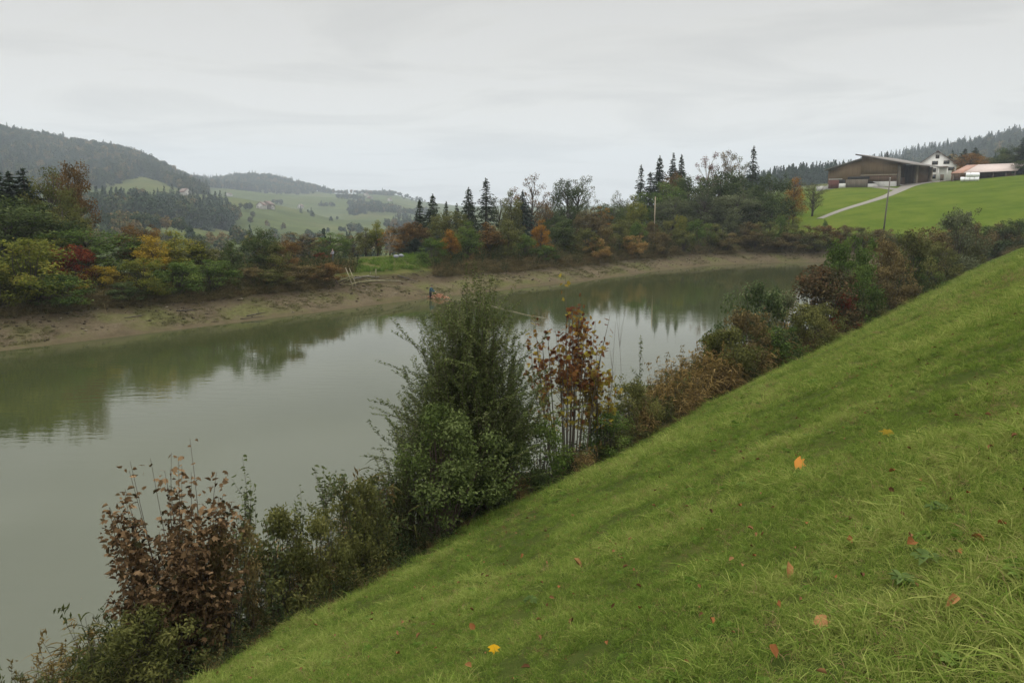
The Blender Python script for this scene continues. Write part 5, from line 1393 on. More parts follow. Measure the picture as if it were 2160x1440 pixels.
# the white farmhouse: gable turned to the pond
farm, frf = house('farmhouse', 'white gabled farmhouse between the barn and the low open shed', 'house', 1973, 382.5, 4, 14.6, 15, 5.0, 10.6, M_PLAST, M_TILE,
    [(-.5,8.2,.5,9.3),(-1.5,6.0,.2,7.1),(2.2,6.2,3.9,7.2),(-1.2,3.4,-.2,4.7),(3.9,3.9,5.7,4.9),(-2.7,1.0,-.1,2.3),(-5.6,3.4,-4.4,4.6)])
b = MB(); b.prism([(.1, 4.9), (3.9, 4.9), (3.2, 5.25), (.8, 5.25)], -1.6, -.02); b.build('porch_roof', M_TILE, farm)
b = MB(); b.box(.5, -1.4, .0, .75, -1.15, 4.9); b.box(3.3, -1.4, .0, 3.55, -1.15, 4.9); b.build('porch_post', M_PLAST, farm)
b = MB(); b.box(1.4, -.08, .1, 2.6, -.02, 2.4); b.build('door', M_FRAME, farm)
# low open shed
loc, rz, r_ = frame_at(2008, 383, 3)
shed = thing('open_shed', 'low open shed with a pale pinkish roof at the top of the meadow', 'shed', loc, rz)
b = MB(); b.box(0, 6.9, -1.2, 16.8, 7.1, 3.6); b.box(.0, .5, -1.2, .2, 6.9, 2.4); b.box(14.6, .4, -1.2, 17.0, .6, 2.2); b.build('wall', M_WOOD2, shed)
b = MB(); b.add([(3.0,-1,2.5),(17.4,-1,3.0),(20.4,7.6,5.6),(7.4,7.6,5.3),(3.0,-1,2.66),(17.4,-1,3.16),(20.4,7.6,5.76),(7.4,7.6,5.46)], [(0,3,2,1),(4,5,6,7),(0,1,5,4),(1,2,6,5),(2,3,7,6),(3,0,4,7)]); b.build('roof', M_ROOFP, shed)
b = MB(); b.add([(-.6,-1,2.4),(2.95,-1,2.5),(7.35,7.6,5.3),(4.2,7.6,5.2),(-.6,-1,2.56),(2.95,-1,2.66),(7.35,7.6,5.46),(4.2,7.6,5.36)], [(0,3,2,1),(4,5,6,7),(0,1,5,4),(1,2,6,5),(2,3,7,6),(3,0,4,7)]); b.build('roof', M_ROOFR, shed)['label'] = 'rust coloured end of the roof'
for x_ in (.1, 5.6, 11.0, 14.4, 16.8):
    b = MB(); b.box(x_, -.6, -1.2, x_ + .25, -.35, 2.5 + .03 * x_); b.build('post', M_WOODG, shed)
# red roofed barn behind it
loc, rz, r_ = frame_at(2072, 374, 6)
x_, y_ = loc[0], loc[1]; dx, dy, _ = ray(2072, 374); back = 26.0
loc = (x_ + dx * back, y_ + dy * back, hgt(x_ + dx * back, y_ + dy * back))
red = thing('red_roofed_house', 'long house with a red tiled roof half hidden behind the open shed', 'house', loc, rz)
b = MB(); b.box(-13.5, 0, -1, 5.0, 9, 3.6); b.build('wall', M_PLAST, red)
b = MB(); b.add([(-14,-.8,3.2),(5.6,-.8,3.2),(5.2,4.5,7.4),(-13.6,4.5,7.4),(5.6,9.8,3.2),(-14,9.8,3.2)], [(0,1,2,3),(2,4,5,3),(0,3,5),(1,4,2),(0,5,4,1)]); b.build('roof', M_TILER, red)
# wrapped silage bales in front of the shed
def bale_mesh():
    mb = MB(); a = np.linspace(0, 2 * math.pi, 20, endpoint=False)
    prof = [(-.60, .55), (-.58, .62), (-.5, .66), (.5, .66), (.58, .62), (.60, .55)]
    V = [(x_, math.cos(t) * r, .66 + math.sin(t) * r) for x_, r in prof for t in a]; F = []
    for i in range(len(prof) - 1):
        for k in range(20): F.append((i*20+k, i*20+(k+1) % 20, (i+1)*20+(k+1) % 20, (i+1)*20+k))
    F += [tuple(range(19, -1, -1)), tuple(range(100, 120))]; mb.add(V, F); return mb.mesh('silage_bale', True)
bm_ = bale_mesh(); bx, by, bz, br_ = hit(2050, 382, 150, 700); dxb, dyb, _ = ray(2050, 382)
for k, (i, lvl) in enumerate(((-2, 0), (-1, 0), (0, 0), (1, 0), (-.9, 1), (.1, 1), (1.0, 1))):
    lab = ['white wrapped silage bale at the left end of the bottom row', 'white wrapped bale second in the bottom row', 'white wrapped bale third in the bottom row', 'white wrapped bale at the right end of the bottom row',
           'white wrapped bale, left one of the top row', 'white wrapped bale, middle one of the top row', 'white wrapped bale, right one of the top row'][k]
    X_, Y_ = bx + i * 1.27 * dyb, by - i * 1.27 * dxb
    o = mobj('silage_bale', bm_, M_WRAP); o.location = (X_, Y_, bz - .1 + lvl * 1.27); o.rotation_euler = (0, 0, -math.atan2(bx, by) + .02 * k)
    tag(o, lab, 'bale', 'silage bales by the open shed')
# parked cars before the farmhouse
def car(px, py, turn, col, label):
    loc, rz, r = frame_at(px, py, turn); t = thing('parked_car', label, 'car', loc, rz, 'cars parked in front of the farmhouse')
    pm = solid_mat('car_paint', col, rough=.3, var=.05, spec=.5); gm = M_GLASS
    b = MB(); b.prism([(-2.05,.35),(2.05,.35),(2.1,.75),(1.95,.88),(1.0,.98),(.45,1.42),(-1.1,1.46),(-1.85,1.02),(-2.1,.9)], -.82, .82); body = b.build('body', pm, t)
    b = MB(); b.prism([(.92,.99),(.45,1.36),(-1.05,1.40),(-1.62,1.04)], -.835, .835); b.build('window', gm, t)
    for sx in (-1.3, 1.3):
        for sy in (-1, 1):
            w_ = MB(); a = np.linspace(0, 6.283, 15)[:-1]; w_.prism([(sx + .32 * math.cos(q), .32 + .32 * math.sin(q)) for q in a], sy * .84 - .1, sy * .84 + .1); w_.build('wheel', M_DARK, t)
    for sy in (-.6, .6):
        b = MB(); b.box(2.06, sy - .15, .62, 2.12, sy + .15, .78); b.build('headlight', M_WRAP, t)
car(1962, 380.5, 12, (.02, .02, .024), 'dark car parked in front of the white farmhouse')
car(1976, 379.8, 8, (.62, .62, .62), 'light coloured car parked beside the dark one at the farmhouse')
# road, side track and yard: sheets laid on the ground
def drape(name, pix, widths, mat, lift=.10):
    P = [];
    for px, py in pix:
        x, y, z, r = hit(px, py, 120, 700); P.append((x, y))
    P = np.array(P); d = np.concatenate([[0], np.cumsum(np.linalg.norm(np.diff(P, axis=0), axis=1))])
    s = np.arange(0, d[-1], 2.5); Q = np.stack([np.interp(s, d, P[:, i]) for i in (0, 1)], -1); W_ = np.interp(s, d, widths)
    for _ in range(6): Q[1:-1] = (Q[:-2] + 2 * Q[1:-1] + Q[2:]) / 4
    T = np.gradient(Q, axis=0); T /= np.linalg.norm(T, axis=1)[:, None]; N = np.column_stack([-T[:, 1], T[:, 0]])
    c = np.array([-.62, -.5, -.17, .17, .5, .62]); lf = np.array([-.25, lift, lift + .04, lift + .04, lift, -.25])
    V = []
    for i in range(len(Q)):
        for k in range(6):
            p = Q[i] + N[i] * c[k] * W_[i]; V.append((p[0], p[1], hgt(p[0], p[1]) + lf[k]))
    F = [(i*6+k, i*6+k+1, (i+1)*6+k+1, (i+1)*6+k) for i in range(len(Q) - 1) for k in range(5)]
    o = mobj(name, np_mesh(name, V, [np.array(F)]), mat); o['kind'] = 'structure'; return o
drape('gravel_road', [(1728,462),(1762,448),(1800,436),(1840,424),(1872,413),(1898,401),(1912,394),(1932,388),(1962,384.5),(2000,382.5)], [1.5,1.8,2.0,2.2,2.5,3.3,4.0,5.5,5.0,4.0], M_GRAVEL)
drape('farm_track', [(1898,400),(1872,397.6),(1846,395),(1820,391),(1800,388)], [3.4,2.6,2.8,3.4,4.4], M_GRAVEL, .08)
drape('farmyard', [(1906,392),(1930,387),(1960,383.5),(1996,382)], [5.0,8.0,7.0,5.0], M_YARD, .04)
# trees round the farm: column, row of the foot, metres further back, top row, width, kind, colour, label
FT = [(1866,390,34,318,30,'spruce1','spruce','small dark spruce top rising behind the barn roof'),(1935,384,40,345,30,'broad1','dark_green','dark bushy tree between the barn roof and the farmhouse'),
 (1958,384,60,342,26,'spruce3','spruce','small dark conifer left of the farmhouse gable'),(1998,383,75,328,34,'spruce2','spruce_blue','dark ragged conifer right of the farmhouse roof'),(2014,383,60,338,34,'airy0','maroon','brown leafless tree right of the farmhouse roof'),
 (2030,380,50,313,36,'spruce0','spruce','dark spruce, left of the pair behind the orange farm tree'),(2052,380,52,310,40,'spruce1','spruce','dark spruce, right of the pair behind the orange farm tree'),(2043,379,18,322,52,'broad2','orange','round orange tree in front of the red tiled roof'),
 (2098,376,34,330,26,'column1','dark_green','narrow dark tree at the right end of the red roof'),(2118,374,30,322,60,'broad0','olive','olive tree behind the right end of the open shed'),(2148,372,22,300,70,'broad3','dark_green','tall dark green tree near the right edge of the meadow'),
 (2166,371,20,268,60,'spruce2','spruce','tall dark spruce at the right edge above the meadow'),(2186,371,14,330,70,'broad1','dark_green','dark round tree cut by the right edge above the meadow'),(2075,377,60,332,36,'airy2','brown','thin brown tree behind the red tiled roof')]
for px, py, back, top, wpx, kind, colour, lab in FT:
    x, y, z, r = hit(px, py, 150, 700); dx, dy, _ = ray(px, py); x += dx * back; y += dy * back; r += back; z = hgt(x, y)
    plant(kind, 'spruce' if 'spruce' in kind else 'broadleaf_tree', (x, y, z - .1), max(ztop(px, top, r) - z, 2.5), wpx / 1690 * r * (1.3 if 'spruce' in kind else 1.1), colour, lab, 'tree')
# utility pole on the meadow edge, thin pale pole on the far bank, white marker post
x, y, z, r = hit(1863, 492); H_ = ztop(1871, 376, r) - z
t = thing('utility_pole', 'grey wooden utility pole leaning slightly at the meadow edge', 'pole', (x, y, z)); M_POLE = solid_mat('pole_wood', (.115, .10, .085), var=.25, scale=3, stretch=(1,1,.2))
lx = 5 / 1690 * r
b = MB(); b.tube([(0,0,-.5),(lx*.5,0,H_*.5),(lx,0,H_)], [.16,.14,.12], 10); b.build('post', M_POLE, t)
b = MB(); b.tube([(lx,0,H_-.02),(lx,0,H_+.10),(lx,0,H_+.16)], [.15,.12,.02], 10); b.build('cap', M_CONC, t)
b = MB(); b.box(-.12,-.2,.9,.14,-.13,1.5); b.build('marker_plate', M_DARK, t)
x, y, r = at_sd(1378, 9.5); z = hgt(x, y); b = MB(); b.tube([(0,0,-.3),(0,0,ztop(1378,415,r)-z)], [.09,.07], 8)
o = b.build('thin_pole', M_PALEW); o.location = (x, y, z); tag(o, 'thin pale pole standing among the shrubs of the far bank', 'pole')
x, y, z, r = hit(1617, 478); b = MB(); b.tube([(0,0,-.3),(0,0,1.0),(0,0,1.15)], [.07,.07,.03], 8); o = b.build('marker_post', M_PLAST); o.location = (x, y, z + .1); tag(o, 'small white marker post at the meadow edge', 'post')
# far farmhouses on the hills
M_FARW = solid_mat('old_plaster', (.40, .38, .34), var=.15, scale=.5)
FH = [(397,414,10,9,'white','house with pale wall and reddish roof under the left hill forest'),(548,441,9,8,'white','left house of the little hamlet on the middle pasture'),(560,440,11,9,'brown','middle house of the little hamlet on the middle pasture'),(573,442,9,7,'white','right house of the little hamlet on the middle pasture'),
      (632,440,8,8,'white','small white farmhouse right of the hamlet'),(480,414,10,6,'white','long low white house at the forest edge under the second hill'),(770,413,10,7,'white','white house on the crest of the far ridge'),(783,420,10,7,'brown','brown house below the crest of the far ridge'),(820,424,9,7,'white','white house on the right slope of the far ridge')]
for px, py, W_, h_, col, lab in FH:
    x, y, z, r = hit(px, py); t = thing('distant_house', lab, 'house', (x, y, z), -math.atan2(x, y) + (.5 if px % 2 else -.4))
    b = MB(); b.prism([(-W_/2,-2),(W_/2,-2),(W_/2,h_*.55),(0,h_),(-W_/2,h_*.55)], 0, W_ * 1.3); b.build('wall', M_FARW if col == 'white' else M_WOODG, t)
    b = MB(); s = h_ * .45 / (W_ / 2)
    for sg in (-1, 1):
        p = [(0,h_+.1),(sg*(W_/2+.9),h_*.55-s*.9+.1),(sg*(W_/2+.9),h_*.55-s*.9+.4),(0,h_+.4)]; b.prism(p if sg < 0 else p[::-1], -.8, W_*1.3+.8)
    b.build('roof', M_TILE, t)
    if r < 1800:
        for wx_ in (-W_*.22, W_*.18):
            b = MB(); b.box(wx_-.5, -.08, h_*.2, wx_+.5, -.01, h_*.2+1.2); b.build('window', M_GLASS, t)
# ------------------------------------------------------------------ the two people, the net, branches and stakes on the far bank
def skin_chain(name, V, E, rad, mat, parent=None, sub=1):
    me = bpy.data.meshes.new(name); me.from_pydata(V, E, []); o = bpy.data.objects.new(name, me); link(o)
    if parent: o.parent = parent
    me.materials.append(mat)
    md = o.modifiers.new('skin', 'SKIN'); md.use_smooth_shade = True
    for i, r in enumerate(rad):
        r = r if isinstance(r, tuple) else (r, r)
        me.skin_vertices[0].data[i].radius = r; me.skin_vertices[0].data[i].use_root = (i == 0)
    if sub: s = o.modifiers.new('smooth', 'SUBSURF'); s.levels = sub; s.render_levels = sub
    return o
M_SKIN = solid_mat('skin', (.42, .27, .20), rough=.55, var=.08)
def figure(label, loc, rz, J, top_m, leg_m, hair_m, hat=None, boots=None):
    """J: joints of the pose in metres (x = figure's left, y = forward is -y, z up)"""
    t = thing('person', label, 'person', loc, rz)
    n = ['pelvis','waist','chest','neck','chin','head','crown']
    V = [J[k] for k in n]; E = [(i, i + 1) for i in range(6)]; rad = [(.14,.11),(.125,.10),(.16,.115),.055,.065,(.075,.09),.055]
    def add(chain, radii, root):
        i0 = root
        for k, r in zip(chain, radii):
            V.append(J[k] if isinstance(k, str) else k); E.append((i0, len(V) - 1)); rad.append(r); i0 = len(V) - 1
        return i0
    for s in 'lr':
        w = add([s+'sho', s+'elb', s+'wri', s+'palm'], [.062,.046,.032,(.036,.02)], 2)
        p = np.array(J[s+'palm']); q = np.array(J[s+'wri']); d = unit(p - q); side = unit(np.cross(d, np.array([0, 0, 1.]) + .01)); up = np.cross(side, d)
        for f, (o_, L_) in enumerate(((-.030,.062),(-.010,.074),(.010,.070),(.029,.054))):
            a = p + side * o_ + d * .035; b_ = a + d * L_ * .5 - up * .008; c = b_ + d * L_ * .38 - up * .026
            add([tuple(a), tuple(b_), tuple(c)], [.010,.009,.007], w)
        a = p + side * .038 - d * .02; add([tuple(a), tuple(a + side * .022 + d * .03 - up * .012)], [.011,.009], w)
        add([s+'hip', s+'knee', s+'ank', s+'toe'], [.088,.058,.042,(.045,.03)], 0)
    body = skin_chain('body', V, E, rad, M_SKIN, t)
    h = np.array(J['head']); cr = np.array(J['crown'])
    fw = unit(np.array(J['look'])); sd_ = unit(np.cross(fw, np.array([0, 0, 1.])))
    f_ = MB(); f_.tube([h + fw * .085 + [0,0,.02], h + fw * .112 - [0,0,.012]], [.010,.016], 6)
    f_.build('nose', M_SKIN, body)
    for sg in (-1, 1):
        f_ = MB(); c = h + fw * .088 + sd_ * sg * .032 + [0,0,.025]; f_.tube([c - fw * .008, c + fw * .006], [.010,.007], 6); f_.build('eye', M_DARK, body)
        f_ = MB(); c = h + sd_ * sg * .082; f_.tube([c + [0,0,-.028], c + sd_ * sg * .012, c + [0,0,.03]], [.010,.016,.012], 6); f_.build('ear', M_SKIN, body)
    f_ = MB(); c = h + fw * .086 - [0,0,.05]; f_.tube([c - sd_ * .025, c + sd_ * .025], [.008,.008], 5); f_.build('mouth', M_REDW, body)
    b = MB(); a = np.linspace(0, math.pi / 2, 6)
    b.tube([h - fw * .012 + [0,0,.02 + .105 * math.sin(q)] for q in a], [.098 * math.cos(q) + .004 for q in a], 12); b.build('cap' if hat else 'hair', hat or hair_m, t, True)
    # jacket
    V = [tuple(np.array(J['pelvis']) - [0,0,.08]), J['pelvis'], J['waist'], J['chest'], tuple(np.array(J['neck']) - np.array([0,0,.01]))]; E = [(i, i+1) for i in range(4)]; rad = [(.175,.14),(.17,.135),(.155,.13),(.185,.14),.075]
    for s in 'lr':
        add([s+'sho', s+'elb', s+'wri'], [.082,.064,.050], 3)
    skin_chain('jacket', V, E, rad, top_m, t)
    V = [J['waist'], J['pelvis']]; E = [(0, 1)]; rad = [(.15,.12),(.16,.128)]
    for s in 'lr': add([s+'hip', s+'knee', s+'ank'], [.108,.080,.066], 1)
    skin_chain('waders' if boots else 'trousers', V, E, rad, leg_m, t)
    for s in 'lr':
        V = [J[s+'ank'], tuple(np.array(J[s+'ank']) + [0,0,-.05]), J[s+'toe']]; skin_chain('boot' if boots else 'shoe', V, [(0,1),(1,2)], [.065,.055,(.055,.045)], M_DARK, t)
    return t
M_GREYJ = solid_mat('grey_jacket', (.20,.20,.235), var=.15, scale=6); M_GREYT = solid_mat('grey_trousers', (.165,.18,.225), var=.15, scale=6)
M_TEAL = solid_mat('teal_jacket', (.020,.060,.085), var=.25, scale=6); M_WADER = solid_mat('black_waders', (.010,.010,.013), rough=.5, var=.3, scale=6); M_HAIR = solid_mat('dark_hair', (.035,.026,.018), var=.3); M_HAIRL = solid_mat('fair_hair', (.20,.155,.095), var=.2)
def pose(**k):
    J = dict(pelvis=(0,0,.96), waist=(0,0,1.12), chest=(0,0,1.36), neck=(0,0,1.50), chin=(0,-.02,1.55), head=(0,-.02,1.63), crown=(0,0,1.71),
             lsho=(.19,0,1.43), lelb=(.24,.02,1.14), lwri=(.22,-.12,.92), lpalm=(.21,-.17,.85), rsho=(-.19,0,1.43), relb=(-.24,.02,1.14), rwri=(-.22,-.12,.92), rpalm=(-.21,-.17,.85),
             lhip=(.10,0,.90), lknee=(.11,-.02,.49), lank=(.12,.02,.09), ltoe=(.13,-.16,.04), rhip=(-.10,0,.90), rknee=(-.11,-.02,.49), rank=(-.12,.02,.09), rtoe=(-.13,-.16,.04), look=(0,-1,0))
    J.update(k); return J
x, y, r = at_sd(703, 13.0); z = hgt(x, y)
ztarget = ztop(703, 552.5, r)
figure('person in grey jacket and grey trousers standing on the dam, forearms raised', (x, y, max(z, ztarget - .25)), -math.atan2(x, y) - 1.0,
       pose(lelb=(.25,-.05,1.16), lwri=(.12,-.28,1.22), lpalm=(.08,-.34,1.24), relb=(-.25,-.05,1.16), rwri=(-.12,-.28,1.24), rpalm=(-.07,-.33,1.26)), M_GREYJ, M_GREYT, M_HAIRL)
x2, y2, r2 = at_sd(908, -.55); 
dxp, dyp, slp = ray(908, 629); r2 = EYE / slp - .2; x2, y2 = dxp * r2, dyp * r2
figure('person in dark teal jacket and black waders standing at the water edge with the net', (x2, y2, -.28), -math.atan2(x2, y2) + 1.15,
       pose(chest=(0,-.08,1.35), neck=(0,-.13,1.48), chin=(0,-.17,1.53), head=(0,-.18,1.61), crown=(0,-.16,1.69), lsho=(.18,-.09,1.42), rsho=(-.18,-.09,1.42), lelb=(.22,-.22,1.15), lwri=(.13,-.50,1.02), lpalm=(.11,-.56,.98), relb=(-.22,-.22,1.15), rwri=(-.13,-.50,1.02), rpalm=(-.10,-.56,.97), look=(0,-1,-.25)), M_TEAL, M_WADER, M_HAIR, boots=True)
# the net: gathered pinkish mesh at the person's feet, and the float line running out over the water
def wpt(px, py, z=.03):
    dx, dy, sl = ray(px, py); r = (EYE - z) / sl; return (dx * r, dy * r, z)
M_NET = foliage_mat('net_mesh', (.30,.14,.085), (.46,.23,.15), (.56,.38,.26), trans=.2); M_FLOAT = solid_mat('float_cork', (.22,.19,.12), var=.2, scale=10); M_LINE = solid_mat('float_rope', (.22,.20,.14), var=.2, scale=10)
c = np.array(wpt(926, 629)); rg = np.random.default_rng(3); lv = Leaves(4)
n = 700; q = rg.normal(size=(n, 2)); C = np.column_stack([q[:, 0] * .62, q[:, 1] * .30, .10 + .42 * np.exp(-(q ** 2).sum(1) * .45) * rg.uniform(.1, 1, n)])
lv.add(C, .22, .07, rg.uniform(0, 1, n), nrm=np.array([[0, 0, .6]]), jit=.8); net = mobj('fishing_net', lv.mesh('fishing_net'), M_NET); net.location = c; net.rotation_euler = (0, 0, -.6); tag(net, 'gathered pinkish fishing net lying in the shallow water beside the wading person', 'net')
P = np.array([wpt(px, py) for px, py in ((932,631),(965,633),(1000,637),(1035,645),(1070,653),(1105,662),(1150,671))]); d = np.concatenate([[0], np.cumsum(np.linalg.norm(np.diff(P, axis=0), axis=1))])
s = np.linspace(0, d[-1], 60); Q = np.stack([np.interp(s, d, P[:, i]) for i in range(3)], -1); Q[:, 1] += .25 * np.sin(s * .35)
t = thing('float_line', 'curved line of pale floats holding up the net across the pond', 'float line', tuple(P[0])); Q0 = Q - P[0]
b = MB(); b.tube(Q0, .010, 5); b.build('rope', M_LINE, t)
proto = None
for k in range(0, 60, 1):
    if proto is None:
        b = MB(); b.tube([(-.11,0,0),(-.08,0,0),(.08,0,0),(.11,0,0)], [.012,.034,.034,.012], 8); proto = b.build('float', M_FLOAT, t); f_ = proto
    else: f_ = link(proto.copy()); f_.parent = t
    f_.location = Q0[k]; tv = Q0[min(k + 1, 59)] - Q0[max(k - 1, 0)]; f_.rotation_euler = (0, 0, math.atan2(tv[1], tv[0]))
# pile of cut poles on the mud
M_PEEL = solid_mat('peeled_branch', (.13,.12,.05), var=.35, scale=3, c2=(.23,.21,.10)); M_GREYB = solid_mat('grey_branch', (.22,.20,.17), var=.3, scale=3); M_DARKB = solid_mat('dark_branch', (.06,.05,.04), var=.4, scale=4)
def gpt(px, py, lift=.06):
    x, y, z, r = hit(px, py, 20, 200); return np.array([x, y, z + lift])
BR = [((722,603),(835,588),.07,'p'),((716,600),(800,584),.06,'p'),((730,601),(868,590),.055,'p'),((708,593),(790,583),.05,'p'),((705,590),(775,588),.06,'p'),((712,598),(742,592),.07,'p'),((745,597),(872,596),.05,'p'),((660,597),(706,591),.06,'p'),((735,604),(782,590),.05,'p'),
      ((748,586),(800,586),.09,'g'),((745,590),(778,582),.07,'g'),((770,592),(846,594),.045,'g'),((700,585),(712,600),.12,'d'),((838,582),(882,596),.07,'d'),((845,584),(872,592),.05,'d'),((820,606),(862,610),.04,'p'),((856,606),(900,614),.04,'p'),((988,575),(958,580),.05,'d'),((300,668),(262,672),.05,'d'),((520,668),(560,660),.06,'d'),((510,674),(556,668),.04,'d'),((372,657),(410,654),.07,'d'),((496,612),(508,610),.09,'g')]
BL = {'p': 'yellowish peeled branch lying on the mud by the branch pile', 'g': 'pale grey branch on the mud of the far bank', 'd': 'dark waterlogged branch on the mud of the far bank'}
for k, (a, c, r, col) in enumerate(BR):
    A, C = gpt(*a), gpt(*c); rg = np.random.default_rng(500 + k); Q = bend(A, C, rg, 7, .02, .0); Q[:, 2] = np.maximum(Q[:, 2], height(Q[:, 0], Q[:, 1]) + r * .7) + (.18 * rg.random() * np.sin(np.linspace(0, math.pi, 7)) if col == 'p' else 0)
    b = MB(); b.tube(Q - A, np.linspace(r, r * .45, 7) * .8, 6)
    for s_ in range(2 if r > .05 else 0):
        i = rg.integers(2, 6); e = Q[i] + rg.normal(size=3) * .35 + [0, 0, .2]; b.tube(np.array([Q[i], e]) - A, [r * .4, r * .15], 4)
    o = b.build('cut_branch', {'p': M_PEEL, 'g': M_GREYB, 'd': M_DARKB}[col]); o.location = A; tag(o, BL[col], 'branch', 'branches: ' + BL[col])
    if k == 9: o['label'] = 'thick bleached branch on top of the branch pile'; del o['group']
    if k == 22: o['label'] = 'short bleached stick lying alone below the dark upright bush'; del o['group']
M_STAKE = solid_mat('stake_wood', (.19,.165,.105), var=.25, scale=4)
# two long stakes leaning against the bank like ladder rails
for k, (a, c, lab) in enumerate((((745,604),(729,565),'pale long stake leaning on the bank, the left of two'), ((752,603),(737,566),'pale long stake leaning on the bank, the right of two'))):
    A = gpt(*a, 0); dx, dy, sl = ray(*c); rr = np.hypot(A[0], A[1]) + 2.6; T = np.array([dx * rr, dy * rr, EYE - sl * rr])
    b = MB(); b.tube([(0,0,-.1), (T - A) * .5, T - A], [.05,.042,.035], 7); o = b.build('wooden_stake', M_STAKE); o.location = A; tag(o, lab, 'stake')
x, y, z = gpt(793, 590, 0); b = MB(); b.tube([(0,0,-.1),(.02,0,1.2)], [.05,.045], 7); o = b.build('wooden_stake', M_STAKE); o.location = (x, y, z); tag(o, 'short upright stake in the mud right of the branch pile', 'stake')
# pale sacks on the mound
M_SACK = solid_mat('pale_sack', (.21,.22,.25), var=.2, scale=5)
for k, (px, py, lab) in enumerate(((836,549,'pale crumpled sack lying on top of the green mound, left of two'), (846,547.5,'bluish crumpled sack lying on top of the green mound, right of two'))):
    x, y, z, r = hit(px, py + 3, 30, 200); b = MB(); rg = np.random.default_rng(k); V = []; F = []
    for i in range(6):
        for j in range(10):
            th = i / 5 * math.pi; ph = j / 10 * 6.283; q = 1 + .18 * rg.normal(); V.append((.34 * math.sin(th) * math.cos(ph) * q, .26 * math.sin(th) * math.sin(ph) * q, .20 + .2 * math.cos(th)))
    F = [(i*10+j, (i+1)*10+j, (i+1)*10+(j+1) % 10, i*10+(j+1) % 10) for i in range(5) for j in range(10)]
    b.add(V, F); o = b.build('sack', M_SACK); o.location = (x, y, z + .45); tag(o, lab, 'sack')
# debris on the mud: twigs and clods
M_TW = foliage_mat('mud_twig', (.034,.027,.018), (.075,.060,.040), (.21,.18,.13), trans=0, inst=True)
def twig(seed):
    rg = np.random.default_rng(seed); b = MB(); b.tube(bend((-.3,0,.02), (.3,0,.04), rg, 5, .15), [.018,.022,.02,.014,.006], 4); b.tube([(0,0,.03),(.12,.14,.07)], [.012,.005], 4); return b.mesh('mud_twig')
def clod(seed):
    rg = np.random.default_rng(seed); b = MB(); V = []
    for i in range(5):
        for j in range(8):
            th = i / 4 * math.pi; ph = j / 8 * 6.283; q = 1 + .25 * rg.normal(); V.append((.13 * math.sin(th) * math.cos(ph) * q, .11 * math.sin(th) * math.sin(ph) * q, .03 + .06 * math.cos(th)))
    b.add(V, [(i*8+j, (i+1)*8+j, (i+1)*8+(j+1) % 8, i*8+(j+1) % 8) for i in range(4) for j in range(8)]); return b.mesh('mud_clod')
MT = [proto_obj('mud_twig', twig(600 + k), M_TW) for k in range(3)] + [proto_obj('mud_clod', clod(610 + k), M_TW) for k in range(3)]
x, y, s, rng = crest_pts(6500, .4, 5.8, 8); k = rng.random(len(x)) < .25 + .75 * smooth(1, 6, s) * (fbm(x / 3, y / 3, 81, 3) > -.05); x, y, s = x[k], y[k], s[k]; n = len(x)
scatter('mud_debris', np.column_stack([x, y, height(x, y) + .005]), np.column_stack([rng.normal(0, .15, n), rng.normal(0, .15, n), rng.uniform(0, 6.28, n)]), rng.uniform(.25, 1.15, n) ** 1.5, np.clip(rng.normal(.42, .25, n), 0, 1), rng.integers(0, 6, n), MT, 'twigs, leaves and clods scattered over the exposed mud', 'debris')
# low weeds greening the mud
x, y, s, rng = crest_pts(9000, 0.8, 5.4, 9); k = fbm(x / 2.6, y / 2.6, 82, 3) > .04; x, y = x[k], y[k]; n = len(x)
M_MW = foliage_mat('mud_weed', (.046,.046,.018), (.080,.080,.030), (.125,.115,.050), trans=.2, inst=True)
MW = [proto_obj('mud_weed', ug_grass(620 + k, .13, 26, .45, .022, 1.2), M_MW) for k in range(3)]
scatter('mud_weeds', np.column_stack([x, y, height(x, y)]), np.column_stack([rng.normal(0, .2, n), rng.normal(0, .2, n), rng.uniform(0, 6.28, n)]), rng.uniform(.6, 1.5, n), np.clip(rng.normal(.5, .2, n), 0, 1), rng.integers(0, 3, n), MW, 'thin low weeds greening patches of the exposed mud', 'weeds')
# single fallen leaves that stand out on the lawn
def leaf_obj(px, py, size, col, shape, label, seed, tilt=(.3, .2), lift=.075, group=None):
    x, y, z, r = hit(px, py, 1.5, 60); lv = Leaves(seed); lv.add(np.array([[0, 0, 0.]]), size, size * (1.0 if shape == 'maple' else .75), .5, nrm=np.array([[0, 0, 5.]]), axis=np.array([[math.sin(seed * 1.7), math.cos(seed * 1.7), 0.]]), shape=shape, jit=.2)
    o = mobj('fallen_leaf', lv.mesh('fallen_leaf'), FM[col]); o.location = (x, y, z + lift); o.rotation_euler = (tilt[0] + (.35 if group is None else 0), tilt[1], (seed % 5 - 2) * .25 if group is None else seed * 1.7); tag(o, label, 'leaf', group)
FM['leaf_orange'] = foliage_mat('fallen_orange', (.42,.17,.035), (.52,.23,.05), (.60,.30,.08), trans=.1); FM['leaf_yellow'] = foliage_mat('fallen_yellow', (.52,.27,.010), (.60,.33,.015), (.68,.40,.03), trans=.1)
FM['leaf_tan'] = foliage_mat('fallen_tan', (.22,.10,.038), (.29,.15,.06), (.36,.20,.09), trans=.1); FM['leaf_brown'] = foliage_mat('fallen_brown', (.13,.052,.02), (.20,.085,.03), (.27,.13,.05), trans=.1)
leaf_obj(1686, 990, .155, 'leaf_orange', 'maple', 'orange maple leaf lying in the middle of the grass slope', 1, (.5, .1))
leaf_obj(1042, 1385, .125, 'leaf_yellow', 'maple', 'bright yellow maple leaf on the grass near the lower edge', 2, (.65, 0))
leaf_obj(988, 1420, .115, 'leaf_tan', 'curl', 'curled tan leaf on the grass just below the bright yellow one', 3, (.2, .5))
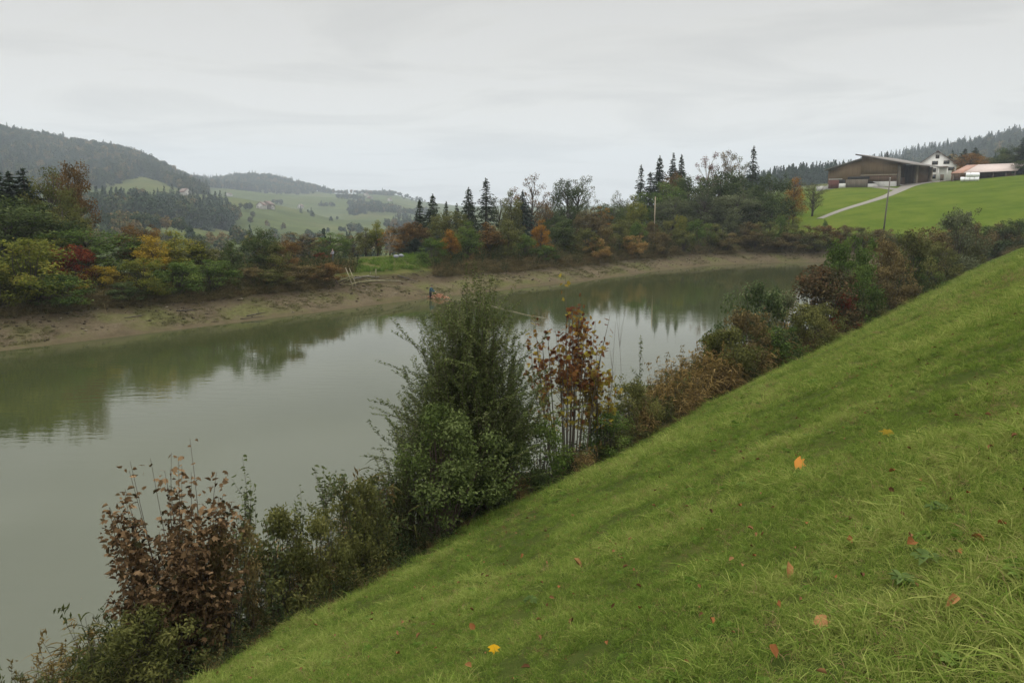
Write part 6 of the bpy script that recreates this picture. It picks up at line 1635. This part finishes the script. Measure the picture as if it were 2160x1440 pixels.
leaf_obj(1662, 1222, .105, 'leaf_tan', 'oval', 'flat tan leaf in the grass below the orange maple leaf', 4, (.6, .2))
leaf_obj(1733, 1332, .085, 'leaf_tan', 'maple', 'large dull tan leaf half sunk in the grass at lower right', 5, (.3, 0), .055)
leaf_obj(2005, 1300, .095, 'leaf_tan', 'curl', 'pale curled leaf on a stalk in the grass at lower right', 6, (.2, .3))
leaf_obj(996, 1335, .085, 'leaf_brown', 'oval', 'small russet leaf above the bright yellow one', 7, (.5, .2))
leaf_obj(1920, 1168, .11, 'leaf_brown', 'curl', 'rust leaf beside the broad leaved weed on the right', 8, (.2, .2))
leaf_obj(1218, 1200, .12, 'leaf_tan', 'curl', 'tan leaf on the lower part of the slope', 9, (.3, .2))
leaf_obj(1870, 925, .13, 'yellow', 'maple', 'yellowish green leaf in the grass high on the right', 10, (.4, .2))
rgl = np.random.default_rng(44)
for k, (px, py) in enumerate(((1760,1240),(1790,1160),(1590,1190),(2060,1160),(2020,1190),(1430,1210),(1500,1330),(1640,1300),(1880,1010),(1940,1030),(1700,1120),(1300,1160),(1180,1250),(1280,1375),(1350,1300),(2110,1130),(2040,1060),(2090,960),(1560,1080),(1480,1130),(1630,1400),(1100,1180),(840,1390),(780,1350))):
    leaf_obj(px, py, rgl.uniform(.05, .085), 'leaf_brown', 'curl', 'small brown fallen leaf in the grass of the slope', 20 + k, (rgl.normal() * .4, rgl.normal() * .4), .07, 'small brown leaves on the grass slope')
# broad leaved weed rosettes
def rosette(px, py, size, label, seed):
    x, y, z, r = hit(px, py, 1.5, 60); rg = np.random.default_rng(seed); lv = Leaves(seed); n = 9; a = np.linspace(0, 6.283, n, endpoint=False) + rg.normal(size=n) * .25; d = np.column_stack([np.cos(a), np.sin(a), np.full(n, .25)])
    lv.add(d * size * .5 + [0, 0, .03], size, size * .5, np.clip(.5 + rg.normal(size=n) * .2, 0, 1), nrm=np.array([[0, 0, 1.5]]), axis=d, shape='oval', jit=.2)
    o = mobj('broadleaf_weed', lv.mesh('broadleaf_weed'), FM['weed']); o.location = (x, y, z + .035); tag(o, label, 'weed')
fm('weed', (.050,.080,.022), (.080,.120,.034), (.12,.17,.055), trans=.3)
rosette(1950, 1200, .10, 'large broad leaved weed rosette in a bare patch on the right of the slope', 1)
rosette(1975, 1090, .10, 'pale green weed rosette above the large one', 2)
rosette(1120, 1278, .10, 'small plantain rosette near the lower middle of the slope', 3)
rosette(1900, 1245, .08, 'round leaved weed just left below the large rosette', 4)
# ------------------------------------------------------------------ haze: the autumn air over the valley
def make_haze():
    mb = MB(); zmin = float(np.min([v.co.z for v in ground.data.vertices])) - 1.0
    mb.box(-5200, -5200, zmin, 5200, 5200, 330)
    m, t, o = new_mat('haze')
    v = nn(t, 'ShaderNodeVolumePrincipled')
    v.inputs['Color'].default_value = (.80, .90, 1.0, 1); v.inputs['Density'].default_value = HAZE
    v.inputs['Anisotropy'].default_value = 0.0
    t.links.new(v.outputs[0], o.inputs['Volume'])
    return mb.build('haze', m)
HAZE = 0.00021
hz = make_haze(); hz['kind'] = 'stuff'
